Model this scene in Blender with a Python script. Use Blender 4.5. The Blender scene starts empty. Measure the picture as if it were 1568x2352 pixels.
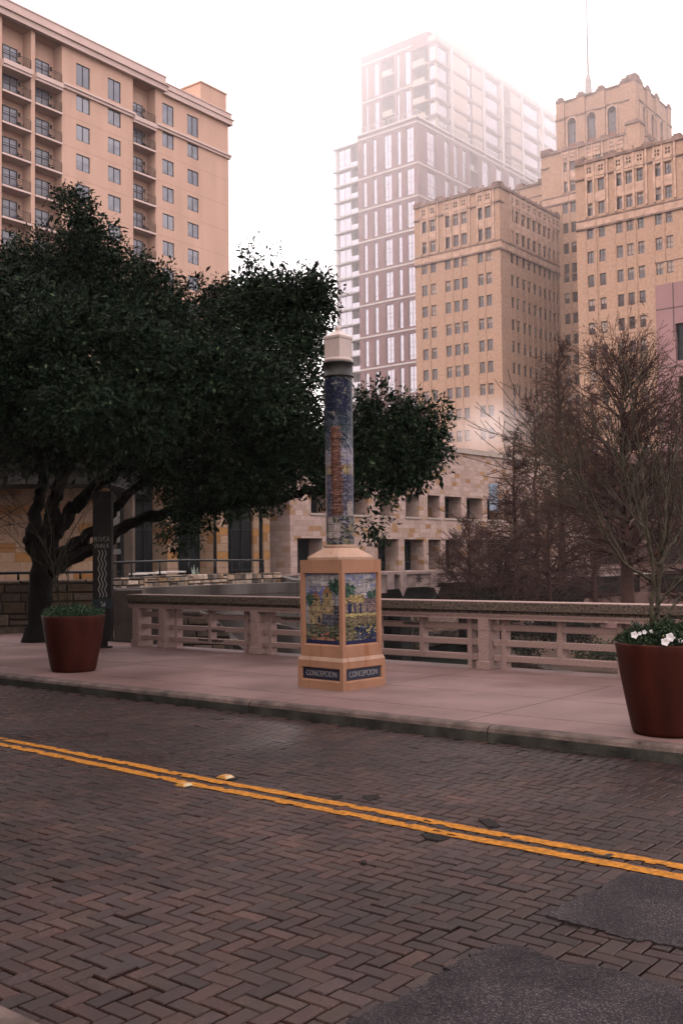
import bpy, bmesh, math, random
import numpy as np
from mathutils import Vector, Matrix, noise as mnoise
R = math.radians
rnd = random.Random(7)
S = bpy.context.scene
COL = S.collection

# ------------------------------------------------------------------ camera, world, sun, exposure
PITCH, ROLL, FPX, CAMH = R(2.53), R(.648), 2400.0, 1.7
cam = bpy.data.cameras.new('camera'); cob = bpy.data.objects.new('camera', cam); COL.objects.link(cob)
cam.sensor_fit = 'VERTICAL'; cam.sensor_height = 36.0; cam.lens = 36 * FPX / 2352
cam.clip_start = .1; cam.clip_end = 6000
cob.matrix_world = Matrix.Translation((0, 0, CAMH)) @ Matrix.Rotation(R(90) + PITCH, 4, 'X') @ Matrix.Rotation(-ROLL, 4, 'Z')
S.camera = cob
S.view_settings.view_transform = 'Standard'; S.view_settings.look = 'None'
S.view_settings.exposure = 1.15; S.view_settings.gamma = 1; S.view_settings.use_curve_mapping = False
S.cycles.use_denoising = True
S.cycles.max_bounces = 8; S.cycles.diffuse_bounces = 4; S.cycles.glossy_bounces = 3
S.cycles.transmission_bounces = 4; S.cycles.volume_bounces = 3; S.cycles.transparent_max_bounces = 8
S.cycles.volume_step_rate = 1.0; S.cycles.volume_max_steps = 96
S.cycles.caustics_reflective = False; S.cycles.caustics_refractive = False
S.cycles.sample_clamp_indirect = 4.0

SUN_EL, SUN_AZ = R(52), R(215)          # high behind the camera's left shoulder, behind thick cloud
w = bpy.data.worlds.new('World'); S.world = w; w.use_nodes = True
nt = w.node_tree; nt.nodes.clear()
wo = nt.nodes.new('ShaderNodeOutputWorld'); add = nt.nodes.new('ShaderNodeAddShader')
b1 = nt.nodes.new('ShaderNodeBackground'); b2 = nt.nodes.new('ShaderNodeBackground')
sky = nt.nodes.new('ShaderNodeTexSky'); sky.sky_type = 'NISHITA'; sky.sun_disc = False
sky.sun_elevation = SUN_EL; sky.sun_rotation = SUN_AZ; sky.dust_density = 4; sky.air_density = 2
b1.inputs['Strength'].default_value = .05
nt.links.new(sky.outputs[0], b1.inputs['Color'])
tc = nt.nodes.new('ShaderNodeTexCoord'); sx = nt.nodes.new('ShaderNodeSeparateXYZ'); rmp = nt.nodes.new('ShaderNodeValToRGB')
nt.links.new(tc.outputs['Generated'], sx.inputs[0]); nt.links.new(sx.outputs['Z'], rmp.inputs[0])
e = rmp.color_ramp.elements
e[0].position = 0.0; e[0].color = (.74, .645, .65, 1); e[1].position = .9; e[1].color = (1.0, .872, .872, 1)
nt.links.new(rmp.outputs[0], b2.inputs['Color']); b2.inputs['Strength'].default_value = 1.55
nt.links.new(b1.outputs[0], add.inputs[0]); nt.links.new(b2.outputs[0], add.inputs[1]); nt.links.new(add.outputs[0], wo.inputs['Surface'])

sl = bpy.data.lights.new('sun', 'SUN'); sl.energy = .7; sl.angle = R(40); sl.color = (1.0, .9, .8)
so = bpy.data.objects.new('sun', sl); COL.objects.link(so)
sd = Vector((math.sin(SUN_AZ) * math.cos(SUN_EL), math.cos(SUN_AZ) * math.cos(SUN_EL), math.sin(SUN_EL)))
so.rotation_euler = sd.to_track_quat('Z', 'Y').to_euler()

# ------------------------------------------------------------------ site survey (photo point -> place on the ground or at a distance)
_w = np.array([0, math.cos(PITCH), math.sin(PITCH)]); _u0 = np.array([0, -math.sin(PITCH), math.cos(PITCH)]); _r0 = np.array([1., 0, 0])
_r = math.cos(ROLL) * _r0 - math.sin(ROLL) * _u0; _u = math.sin(ROLL) * _r0 + math.cos(ROLL) * _u0
EYE = np.array([0, 0, CAMH])
def ray(u, v): return _w + _r * (u - 784) / FPX - _u * (v - 1176) / FPX
def G(u, v, z=0.):
    d = ray(u, v); return Vector(EYE + d * ((z - CAMH) / d[2]))
def A(u, v, y):
    d = ray(u, v); return Vector(EYE + d * (y / d[1]))

# ------------------------------------------------------------------ materials
MATS = {}
BASE_SCALE = .5          # every base colour below is scaled by this to balance the raised exposure
def mat(name, col, rough=.8, var=.25, scale=4., bump=0., spec=.5, metal=0., detail=4., bscale=None, col2=None, vcol=None, stretch=None, coat=0.):
    if name in MATS: return MATS[name]
    col = [c * BASE_SCALE for c in col]; col2 = [c * BASE_SCALE for c in col2] if col2 else None
    if vcol or metal > .2: col = [c / BASE_SCALE for c in col]; col2 = [c / BASE_SCALE for c in col2] if col2 else None
    m = bpy.data.materials.new(name); m.use_nodes = True; MATS[name] = m
    n = m.node_tree.nodes; L = m.node_tree.links; p = n['Principled BSDF']
    p.inputs['Roughness'].default_value = rough; p.inputs['Metallic'].default_value = metal
    p.inputs['Specular IOR Level'].default_value = spec * (.3 if metal < .05 and rough > .4 else 1); p.inputs['Coat Weight'].default_value = coat
    t = n.new('ShaderNodeTexCoord'); src = t.outputs['Object']
    if stretch:
        mp = n.new('ShaderNodeMapping'); mp.inputs['Scale'].default_value = stretch; L.new(src, mp.inputs[0]); src = mp.outputs[0]
    nz = n.new('ShaderNodeTexNoise'); nz.inputs['Scale'].default_value = scale; nz.inputs['Detail'].default_value = detail; L.new(src, nz.inputs['Vector'])
    cr = n.new('ShaderNodeValToRGB'); L.new(nz.outputs['Fac'], cr.inputs[0])
    a = [c * (1 - var) for c in col]; b = [min(1, c * (1 + var)) for c in (col2 or col)]
    cr.color_ramp.elements[0].position = .3; cr.color_ramp.elements[0].color = (*a, 1)
    cr.color_ramp.elements[1].position = .7; cr.color_ramp.elements[1].color = (*b, 1)
    out = cr.outputs[0]
    if vcol:
        at = n.new('ShaderNodeAttribute'); at.attribute_name = vcol
        mx = n.new('ShaderNodeMix'); mx.data_type = 'RGBA'; mx.blend_type = 'MULTIPLY'; mx.inputs['Factor'].default_value = 1
        L.new(at.outputs['Color'], mx.inputs['A']); L.new(out, mx.inputs['B']); out = mx.outputs['Result']
    L.new(out, p.inputs['Base Color'])
    if bump:
        n2 = n.new('ShaderNodeTexNoise'); n2.inputs['Scale'].default_value = bscale or scale * 6; n2.inputs['Detail'].default_value = 5; L.new(src, n2.inputs['Vector'])
        bp = n.new('ShaderNodeBump'); bp.inputs['Strength'].default_value = bump; bp.inputs['Distance'].default_value = .02
        L.new(n2.outputs['Fac'], bp.inputs['Height']); L.new(bp.outputs[0], p.inputs['Normal'])
    return m

def node_math(n, L, op, a, b=None):
    k = n.new('ShaderNodeMath'); k.operation = op
    for i, x in enumerate((a, b)):
        if x is None: continue
        if isinstance(x, (int, float)): k.inputs[i].default_value = x
        else: L.new(x, k.inputs[i])
    return k.outputs[0]

def ashlar(name, bw, bh, cols, mortar, mw=.03, rough=.85, bump=.4):
    """coursed blocks with a colour of their own for every block; walls run along local x or y"""
    cols = [(q, [k * BASE_SCALE for k in c]) for q, c in cols]; mortar = [k * BASE_SCALE for k in mortar]
    m = bpy.data.materials.new(name); m.use_nodes = True; MATS[name] = m
    n = m.node_tree.nodes; L = m.node_tree.links; p = n['Principled BSDF']; p.inputs['Roughness'].default_value = rough
    p.inputs['Specular IOR Level'].default_value = .08
    t = n.new('ShaderNodeTexCoord'); s = n.new('ShaderNodeSeparateXYZ'); L.new(t.outputs['Object'], s.inputs[0])
    h = node_math(n, L, 'ADD', s.outputs['X'], s.outputs['Y']); z = node_math(n, L, 'DIVIDE', s.outputs['Z'], bh)
    row = node_math(n, L, 'FLOOR', z)
    wn0 = n.new('ShaderNodeTexWhiteNoise'); wn0.noise_dimensions = '1D'; L.new(row, wn0.inputs['W'])
    x = node_math(n, L, 'ADD', node_math(n, L, 'DIVIDE', h, bw), node_math(n, L, 'MULTIPLY', wn0.outputs['Value'], 7.3))
    cl = node_math(n, L, 'FLOOR', x)
    cb = n.new('ShaderNodeCombineXYZ'); L.new(cl, cb.inputs[0]); L.new(row, cb.inputs[1])
    wn = n.new('ShaderNodeTexWhiteNoise'); wn.noise_dimensions = '3D'; L.new(cb.outputs[0], wn.inputs['Vector'])
    cr = n.new('ShaderNodeValToRGB'); cr.color_ramp.interpolation = 'LINEAR'
    while len(cr.color_ramp.elements) < len(cols): cr.color_ramp.elements.new(.5)
    for i, (pos, c) in enumerate(cols):
        cr.color_ramp.elements[i].position = pos; cr.color_ramp.elements[i].color = (*c, 1)
    L.new(wn.outputs['Value'], cr.inputs[0])
    nz = n.new('ShaderNodeTexNoise'); nz.inputs['Scale'].default_value = 5; nz.inputs['Detail'].default_value = 6; L.new(t.outputs['Object'], nz.inputs['Vector'])
    mx = n.new('ShaderNodeMix'); mx.data_type = 'RGBA'; mx.blend_type = 'MULTIPLY'; mx.inputs['Factor'].default_value = .8
    c2 = n.new('ShaderNodeValToRGB'); c2.color_ramp.elements[0].color = (.55, .5, .47, 1); c2.color_ramp.elements[1].color = (1.25, 1.22, 1.2, 1)
    L.new(nz.outputs['Fac'], c2.inputs[0]); L.new(cr.outputs[0], mx.inputs['A']); L.new(c2.outputs[0], mx.inputs['B'])
    fx = node_math(n, L, 'FRACT', x); fz = node_math(n, L, 'FRACT', z)
    ex = node_math(n, L, 'LESS_THAN', fx, mw / bw); ez = node_math(n, L, 'LESS_THAN', fz, mw / bh)
    em = node_math(n, L, 'MAXIMUM', ex, ez)
    mo = n.new('ShaderNodeMix'); mo.data_type = 'RGBA'; L.new(em, mo.inputs['Factor']); L.new(mx.outputs['Result'], mo.inputs['A']); mo.inputs['B'].default_value = (*mortar, 1)
    L.new(mo.outputs['Result'], p.inputs['Base Color'])
    bp = n.new('ShaderNodeBump'); bp.inputs['Strength'].default_value = bump; bp.inputs['Distance'].default_value = .03
    hh = node_math(n, L, 'SUBTRACT', nz.outputs['Fac'], em); L.new(hh, bp.inputs['Height']); L.new(bp.outputs[0], p.inputs['Normal'])
    return m

def vmat(name, rough=.6, spec=.4, bump=0., bscale=80., coat=0., noise=.2, nscale=60):
    """colour comes from the mesh's own colour attribute"""
    return mat(name, (1 - noise,) * 3, rough, noise, nscale, bump, spec, vcol='col', bscale=bscale, coat=coat)

# ------------------------------------------------------------------ mesh builder
class MB:
    def __init__(s): s.v = []; s.f = []; s.m = []; s.c = []; s.sm = []
    def face(s, pts, m=0, c=None, sm=False):
        b = len(s.v); s.v += [tuple(p) for p in pts]; s.f.append(tuple(range(b, b + len(pts)))); s.m.append(m); s.c.append(c); s.sm.append(sm)
    def box(s, x0, x1, y0, y1, z0, z1, m=0, c=None, T=None, bev=0.):
        if bev: return s.bevbox(x0, x1, y0, y1, z0, z1, bev, m, c, T)
        P = [(x, y, z) for x in (x0, x1) for y in (y0, y1) for z in (z0, z1)]
        if T is not None: P = [tuple(T @ Vector(p)) for p in P]
        b = len(s.v); s.v += P
        for q in ((0, 1, 3, 2), (4, 6, 7, 5), (0, 4, 5, 1), (2, 3, 7, 6), (0, 2, 6, 4), (1, 5, 7, 3)):
            s.f.append(tuple(b + i for i in q)); s.m.append(m); s.c.append(c); s.sm.append(False)
    def bevbox(s, x0, x1, y0, y1, z0, z1, e, m=0, c=None, T=None):
        bm = bmesh.new(); bmesh.ops.create_cube(bm, size=1)
        for v in bm.verts: v.co = Vector(((x0 + x1) / 2 + v.co.x * (x1 - x0), (y0 + y1) / 2 + v.co.y * (y1 - y0), (z0 + z1) / 2 + v.co.z * (z1 - z0)))
        bmesh.ops.bevel(bm, geom=bm.edges[:], offset=e, segments=2, profile=.6, affect='EDGES')
        b = len(s.v)
        bm.verts.index_update()
        for v in bm.verts: s.v.append(tuple(T @ v.co if T is not None else v.co))
        for f in bm.faces: s.f.append(tuple(b + v.index for v in f.verts)); s.m.append(m); s.c.append(c); s.sm.append(False)
        bm.free()
    def tube(s, pts, rad, n=8, m=0, c=None, cap=True, sm=True):
        pts = [Vector(p) for p in pts]; k = len(pts)
        rad = [rad] * k if isinstance(rad, (int, float)) else rad
        b = len(s.v); ref = None
        for i, p in enumerate(pts):
            d = (pts[min(i + 1, k - 1)] - pts[max(i - 1, 0)])
            d = d.normalized() if d.length > 1e-9 else Vector((0, 0, 1))
            if ref is None: ref = d.orthogonal().normalized()
            ref = (ref - d * ref.dot(d)); ref = ref.normalized() if ref.length > 1e-6 else d.orthogonal().normalized()
            q = d.cross(ref)
            for j in range(n):
                a = 2 * math.pi * j / n; s.v.append(tuple(p + (ref * math.cos(a) + q * math.sin(a)) * rad[i]))
        for i in range(k - 1):
            for j in range(n):
                s.f.append((b + i * n + j, b + i * n + (j + 1) % n, b + (i + 1) * n + (j + 1) % n, b + (i + 1) * n + j)); s.m.append(m); s.c.append(c); s.sm.append(sm)
        if cap:
            s.f.append(tuple(b + j for j in range(n))[::-1]); s.m.append(m); s.c.append(c); s.sm.append(False)
            s.f.append(tuple(b + (k - 1) * n + j for j in range(n))); s.m.append(m); s.c.append(c); s.sm.append(False)
    def lathe(s, prof, n=48, m=0, c=None, ctr=(0, 0), sm=True, jit=0):
        b = len(s.v)
        for r, z in prof:
            for j in range(n):
                a = 2 * math.pi * j / n; s.v.append((ctr[0] + r * math.cos(a), ctr[1] + r * math.sin(a), z))
        for i in range(len(prof) - 1):
            for j in range(n):
                s.f.append((b + i * n + j, b + i * n + (j + 1) % n, b + (i + 1) * n + (j + 1) % n, b + (i + 1) * n + j)); s.m.append(m); s.c.append(c); s.sm.append(sm)
    def prism(s, poly, z0, z1, m=0, c=None, top=True):
        k = len(poly); b = len(s.v)
        s.v += [(p[0], p[1], z0) for p in poly] + [(p[0], p[1], z1) for p in poly]
        for i in range(k): s.f.append((b + i, b + (i + 1) % k, b + k + (i + 1) % k, b + k + i)); s.m.append(m); s.c.append(c); s.sm.append(False)
        s.f.append(tuple(b + k + i for i in range(k))); s.m.append(m); s.c.append(c); s.sm.append(False)
        s.f.append(tuple(b + i for i in range(k))[::-1]); s.m.append(m); s.c.append(c); s.sm.append(False)
    def wall(s, axis, const, a0, a1, z0, z1, ops, depth, m=0, mr=None):
        """a facade with real openings; axis 's': lies along local x and faces -y; 't': lies along local y and faces +x"""
        def P(a, z, d): return (a, const + d, z) if axis == 's' else (const - d, a, z)
        mr = m if mr is None else mr
        xs = sorted({round(q, 4) for q in [a0, a1] + [o[0] for o in ops] + [o[1] for o in ops] if a0 <= q <= a1})
        zs = sorted({round(q, 4) for q in [z0, z1] + [o[2] for o in ops] + [o[3] for o in ops] if z0 <= q <= z1})
        for i in range(len(xs) - 1):
            for j in range(len(zs) - 1):
                cx, cz = (xs[i] + xs[i + 1]) / 2, (zs[j] + zs[j + 1]) / 2
                if any(o[0] < cx < o[1] and o[2] < cz < o[3] for o in ops): continue
                s.face([P(xs[i], zs[j], 0), P(xs[i + 1], zs[j], 0), P(xs[i + 1], zs[j + 1], 0), P(xs[i], zs[j + 1], 0)], m)
        for o in ops:
            d = o[4] if len(o) > 4 else depth
            l, r_, b, t = o[:4]
            s.face([P(l, b, 0), P(l, t, 0), P(l, t, d), P(l, b, d)], mr); s.face([P(r_, b, 0), P(r_, b, d), P(r_, t, d), P(r_, t, 0)], mr)
            s.face([P(l, t, 0), P(r_, t, 0), P(r_, t, d), P(l, t, d)], mr); s.face([P(l, b, 0), P(l, b, d), P(r_, b, d), P(r_, b, 0)], mr)
    def mesh(s, name, mats):
        me = bpy.data.meshes.new(name); me.from_pydata(s.v, [], s.f)
        for mm in mats: me.materials.append(mm)
        if any(s.m): me.polygons.foreach_set('material_index', s.m)
        if any(s.sm): me.polygons.foreach_set('use_smooth', s.sm)
        if any(c is not None for c in s.c):
            at = me.color_attributes.new('col', 'FLOAT_COLOR', 'CORNER'); a = []
            for f, c in zip(s.f, s.c): a += list((*(c or (1, 1, 1)), 1.0)) * len(f)
            at.data.foreach_set('color', a)
        me.update(); return me
    def build(s, name, mats, parent=None, loc=None):
        if not isinstance(mats, (list, tuple)): mats = [mats]
        return put(name, s.mesh(name, mats), parent, loc)
def put(name, me, parent=None, loc=None, rz=0.):
    o = bpy.data.objects.new(name, me); COL.objects.link(o)
    if parent is not None: o.parent = parent
    if loc is not None: o.location = loc
    if rz: o.rotation_euler = (0, 0, rz)
    return o
def tag(o, label, cat, group=None):
    o['label'] = label; o['category'] = cat
    if group: o['group'] = group
    return o
def thing(name, label, cat, loc=(0, 0, 0), rz=0., group=None):
    o = bpy.data.objects.new(name, None); COL.objects.link(o); o.location = loc; o.rotation_euler = (0, 0, rz)
    o.empty_display_size = .2
    return tag(o, label, cat, group)
def structure(o, kind='structure'): o['kind'] = kind; return o
def np_mesh(name, V, Fq, mats, cols=None, smooth=False, mi=None):
    """V (n,3), Fq (m,k) all faces of k corners"""
    me = bpy.data.meshes.new(name); m, k = Fq.shape
    me.vertices.add(len(V)); me.vertices.foreach_set('co', np.ascontiguousarray(V, np.float32).ravel())
    me.loops.add(m * k); me.loops.foreach_set('vertex_index', np.ascontiguousarray(Fq, np.int32).ravel())
    me.polygons.add(m); me.polygons.foreach_set('loop_start', np.arange(0, m * k, k, dtype=np.int32))
    for mm in mats: me.materials.append(mm)
    if mi is not None: me.polygons.foreach_set('material_index', np.ascontiguousarray(mi, np.int32))
    me.polygons.foreach_set('use_smooth', np.full(m, bool(smooth)))
    me.update(calc_edges=True)
    if cols is not None:
        at = me.color_attributes.new('col', 'FLOAT_COLOR', 'CORNER')
        c = np.ones((m, k, 4), np.float32); c[:, :, :3] = cols[:, None, :]; at.data.foreach_set('color', c.ravel())
    return me
# ------------------------------------------------------------------ ground, road, kerbs, pavement
YAW = R(39.0)
SD = Vector((math.cos(YAW), -math.sin(YAW), 0)); TD = Vector((math.sin(YAW), math.cos(YAW), 0))
def W(s, t, z=0.): v = SD * s + TD * t; return Vector((v.x, v.y, z))
def ST(p): return p.x * SD.x + p.y * SD.y, p.x * TD.x + p.y * TD.y
TK, TR, TN, ZS = 8.40, 12.73, 2.2, .13      # far kerb, railing, near kerb, pavement height

m_soil = mat('soil', (.06, .05, .04), .95, .4, .6, .4)
mb = MB(); mb.face([(-1500, -400, -4.75), (1500, -400, -4.75), (1500, 2600, -4.75), (-1500, 2600, -4.75)])
structure(mb.build('ground', m_soil))

def road_bricks():
    bl = .088; rng = np.random.default_rng(3)
    s0, s1 = -23.0, 9.0
    ni, nj = int((s1 - s0) / bl), int((TK - TN) / bl)
    I, J = np.meshgrid(np.arange(ni), np.arange(nj), indexing='ij'); k = (I - J) % 4
    H = np.stack([I[k == 0], J[k == 0], 0 * I[k == 0]], 1); Vv = np.stack([I[k == 3], J[k == 3], 0 * I[k == 3] + 1], 1)
    B = np.concatenate([H, Vv]); n = len(B)
    cx = s0 + B[:, 0] * bl + np.where(B[:, 2] == 0, bl, bl / 2); cy = TN + B[:, 1] * bl + np.where(B[:, 2] == 0, bl / 2, bl)
    hx = np.where(B[:, 2] == 0, bl, bl / 2); hy = np.where(B[:, 2] == 0, bl / 2, bl)
    ok = (cx + hx < s1) & (cy + hy < TK - .005)
    cx, cy, hx, hy = cx[ok], cy[ok], hx[ok], hy[ok]; n = len(cx)
    gap = rng.uniform(.0028, .0065, n); hx = hx - gap; hy = hy - gap
    # the paving is worn: it heaves and sinks in broad shallow waves and a few bricks rock
    wav = np.array([mnoise.noise(Vector((a * .55, b * .55, 3.))) * .009 + mnoise.noise(Vector((a * 1.7, b * 1.7, 9.))) * .004 for a, b in zip(cx, cy)])
    loose = rng.random(n) < .05
    dz = wav + rng.normal(0, .0009, n) + np.where(loose, rng.normal(0, .003, n), 0)
    tx = rng.normal(0, .012, n) * np.where(loose, 2.5, 1); ty = rng.normal(0, .012, n) * np.where(loose, 2.5, 1)
    rz = rng.normal(0, .008, n) * np.where(loose, 2.5, 1); ox = rng.normal(0, .0012, n); oy = rng.normal(0, .0012, n)
    V = np.zeros((n, 12, 3)); bev = .0045
    for ring, (ins, z) in enumerate(((0., -.035), (0., -bev), (bev, 0.))):
        for c, (a, b) in enumerate(((-1, -1), (1, -1), (1, 1), (-1, 1))):
            x = a * (hx - ins); y = b * (hy - ins)
            X = cx + ox + x - y * rz; Y = cy + oy + y + x * rz; Z = z + dz + x * tx + y * ty
            V[:, ring * 4 + c] = np.stack([X * SD.x + Y * TD.x, X * SD.y + Y * TD.y, Z], 1)
    F = []
    for r_ in (0, 1):
        for c in range(4): F.append([r_ * 4 + c, r_ * 4 + (c + 1) % 4, r_ * 4 + 4 + (c + 1) % 4, r_ * 4 + 4 + c])
    F.append([8, 9, 10, 11]); F = np.array(F)
    FF = (np.arange(n)[:, None, None] * 12 + F[None]).reshape(-1, 4)
    pal = np.array([(.105, .062, .052), (.085, .058, .055), (.125, .07, .055), (.07, .055, .058), (.14, .082, .068), (.095, .07, .052), (.075, .052, .045), (.15, .078, .066)])
    patch = np.array([mnoise.noise(Vector((a * .35, b * .5, 1.))) + .6 * mnoise.noise(Vector((a * 1.1, b * 1.1, 5.))) for a, b in zip(cx, cy)])
    c = (pal[rng.integers(0, len(pal), n)] * .55 + .45 * np.array([(.132, .068, .062)])) * (1 + .62 * np.clip(patch, -.9, .9))[:, None] * rng.normal(1, .15, n).clip(.6, 1.5)[:, None]
    c = c * BRICK_GAIN
    return np_mesh('brick_road', V.reshape(-1, 3), FF, [m_brick], np.repeat(c, len(F), 0)), wav
BRICK_GAIN = .112
def wet_brick():
    m = bpy.data.materials.new('wet_brick'); m.use_nodes = True; n = m.node_tree.nodes; L = m.node_tree.links; p = n['Principled BSDF']
    t = n.new('ShaderNodeTexCoord'); at = n.new('ShaderNodeAttribute'); at.attribute_name = 'col'
    sp = n.new('ShaderNodeTexVoronoi'); sp.inputs['Scale'].default_value = 190; L.new(t.outputs['Object'], sp.inputs['Vector'])
    sc = n.new('ShaderNodeSeparateColor'); L.new(sp.outputs['Color'], sc.inputs[0])
    r1 = n.new('ShaderNodeValToRGB'); r1.color_ramp.elements[0].position = .45; r1.color_ramp.elements[0].color = (.72, .72, .74, 1); r1.color_ramp.elements[1].position = 1; r1.color_ramp.elements[1].color = (3.0, 2.6, 2.1, 1)
    L.new(sc.outputs[0], r1.inputs[0])
    mx = n.new('ShaderNodeMix'); mx.data_type = 'RGBA'; mx.blend_type = 'MULTIPLY'
    wr = n.new('ShaderNodeTexNoise'); wr.inputs['Scale'].default_value = 2.6; wr.inputs['Detail'].default_value = 5; L.new(t.outputs['Object'], wr.inputs['Vector'])
    wm_ = n.new('ShaderNodeMapRange'); wm_.inputs['From Min'].default_value = .40; wm_.inputs['From Max'].default_value = .62; wm_.inputs['To Min'].default_value = .12; L.new(wr.outputs['Fac'], wm_.inputs['Value']); L.new(wm_.outputs[0], mx.inputs['Factor'])
    L.new(at.outputs['Color'], mx.inputs['A']); L.new(r1.outputs[0], mx.inputs['B']); L.new(mx.outputs['Result'], p.inputs['Base Color'])
    nz = n.new('ShaderNodeTexNoise'); nz.inputs['Scale'].default_value = .8; nz.inputs['Detail'].default_value = 7; L.new(t.outputs['Object'], nz.inputs['Vector'])
    r2 = n.new('ShaderNodeMapRange'); r2.inputs['From Min'].default_value = .35; r2.inputs['From Max'].default_value = .65; r2.inputs['To Min'].default_value = .34; r2.inputs['To Max'].default_value = .6
    L.new(nz.outputs['Fac'], r2.inputs['Value']); L.new(r2.outputs[0], p.inputs['Roughness'])
    p.inputs['Specular IOR Level'].default_value = .10
    n2 = n.new('ShaderNodeTexNoise'); n2.inputs['Scale'].default_value = 260; n2.inputs['Detail'].default_value = 2; L.new(t.outputs['Object'], n2.inputs['Vector'])
    bp = n.new('ShaderNodeBump'); bp.inputs['Strength'].default_value = .35; bp.inputs['Distance'].default_value = .003; L.new(n2.outputs['Fac'], bp.inputs['Height']); L.new(bp.outputs[0], p.inputs['Normal'])
    return m
m_brick = wet_brick()
rb, _ = road_bricks()
structure(put('brick_road', rb))
m_mortar = mat('road_bed', (.010, .009, .008), .7, .3, 12)
mb = MB()
mb.face([W(-140, TN - .2, -.022), W(60, TN - .2, -.022), W(60, TK + .2, -.022), W(-140, TK + .2, -.022)])
mb.face([W(-140, TN + .01, -.006), W(-23.0, TN + .01, -.006), W(-23.0, TK - .01, -.006), W(-140, TK - .01, -.006)])
mb.face([W(9.0, TN + .01, -.006), W(60, TN + .01, -.006), W(60, TK - .01, -.006), W(9.0, TK - .01, -.006)])
structure(mb.build('road_bed', m_mortar))
def road_z(s, t): return mnoise.noise(Vector((s * .55, t * .55, 3.))) * .009 + mnoise.noise(Vector((s * 1.7, t * 1.7, 9.))) * .004

# worn double yellow line, painted over the bricks
def paint_line(name, t0, wd, seed, bend):
    rr = random.Random(seed); mb = MB(); s = -60.0; prev = None
    while s < 14:
        b = bend * max(0, (-s - 3.2) / 5.6) ** 1.4 if s < -3.2 else 0
        e0 = t0 + b + rr.gauss(0, .0035); e1 = t0 + wd + b + rr.gauss(0, .0035)
        n = 4; row = []
        for k in range(n + 1):
            t = e0 + (e1 - e0) * k / n; row.append(W(s, t, road_z(s, t) + .0045))
        if prev:
            for k in range(n):
                if (k in (0, n - 1) and rr.random() < .08) or rr.random() < .006: continue
                mb.face([prev[k], row[k], row[k + 1], prev[k + 1]])
        prev = row; s += .06
    return structure(mb.build(name, m_paint))
def paint_mat():
    m = mat('yellow_road_paint', (.33, .130, .013), .6, .3, 26, .5, .2, bscale=90, col2=(.44, .168, .016))
    return m
m_paint = paint_mat()
paint_line('road_marking', 5.395, .10, 5, .17)
paint_line('road_marking', 5.575, .095, 6, .17)

# kerbs: rounded nosing, cast in lengths
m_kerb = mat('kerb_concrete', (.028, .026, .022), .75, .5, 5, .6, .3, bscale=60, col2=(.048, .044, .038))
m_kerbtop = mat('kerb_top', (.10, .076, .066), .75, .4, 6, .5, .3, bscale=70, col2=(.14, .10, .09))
m_pave = mat('pavement_concrete', (.192, .118, .110), .6, .2, .9, .25, .35, bscale=120, detail=9, col2=(.215, .134, .125))
def dirty(m):
    n = m.node_tree.nodes; L = m.node_tree.links; p = n['Principled BSDF']; src = p.inputs['Base Color'].links[0].from_socket
    t = n.new('ShaderNodeTexCoord'); v = n.new('ShaderNodeTexVoronoi'); v.inputs['Scale'].default_value = 2.3; L.new(t.outputs['Object'], v.inputs['Vector'])
    r1 = n.new('ShaderNodeValToRGB'); r1.color_ramp.elements[0].position = .035; r1.color_ramp.elements[0].color = (.42, .38, .36, 1); r1.color_ramp.elements[1].position = .06; r1.color_ramp.elements[1].color = (1, 1, 1, 1); L.new(v.outputs['Distance'], r1.inputs[0])
    z = n.new('ShaderNodeTexNoise'); z.inputs['Scale'].default_value = .5; z.inputs['Detail'].default_value = 8; z.inputs['Roughness'].default_value = .65; L.new(t.outputs['Object'], z.inputs['Vector'])
    r2 = n.new('ShaderNodeValToRGB'); r2.color_ramp.elements[0].position = .36; r2.color_ramp.elements[0].color = (.70, .66, .64, 1); r2.color_ramp.elements[1].position = .56; r2.color_ramp.elements[1].color = (1.05, 1.04, 1.03, 1); L.new(z.outputs['Fac'], r2.inputs[0])
    for r in (r1, r2):
        x = n.new('ShaderNodeMix'); x.data_type = 'RGBA'; x.blend_type = 'MULTIPLY'; x.inputs['Factor'].default_value = 1; L.new(src, x.inputs['A']); L.new(r.outputs[0], x.inputs['B']); src = x.outputs['Result']
    L.new(src, p.inputs['Base Color'])
dirty(m_pave); dirty(m_kerbtop)
def kerb(tf, sgn, joints, name):
    mb = MB(); wd = .15
    prof = [(0, -.05), (0, ZS - .05), (.012, ZS - .018), (.035, ZS - .004), (.06, ZS + .002), (wd, ZS + .002), (wd, -.05)]
    for a, b in zip(joints[:-1], joints[1:]):
        a += .006; b -= .006
        pa = [W(a, tf + sgn * x, z) for x, z in prof]; pb = [W(b, tf + sgn * x, z) for x, z in prof]
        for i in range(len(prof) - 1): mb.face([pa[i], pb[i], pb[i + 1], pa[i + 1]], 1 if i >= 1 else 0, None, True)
        mb.face(pa); mb.face(pb)
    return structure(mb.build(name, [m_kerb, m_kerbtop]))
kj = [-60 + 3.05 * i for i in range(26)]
kerb(TK, 1, kj, 'kerb'); kerb(TN, -1, kj, 'kerb')

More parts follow.
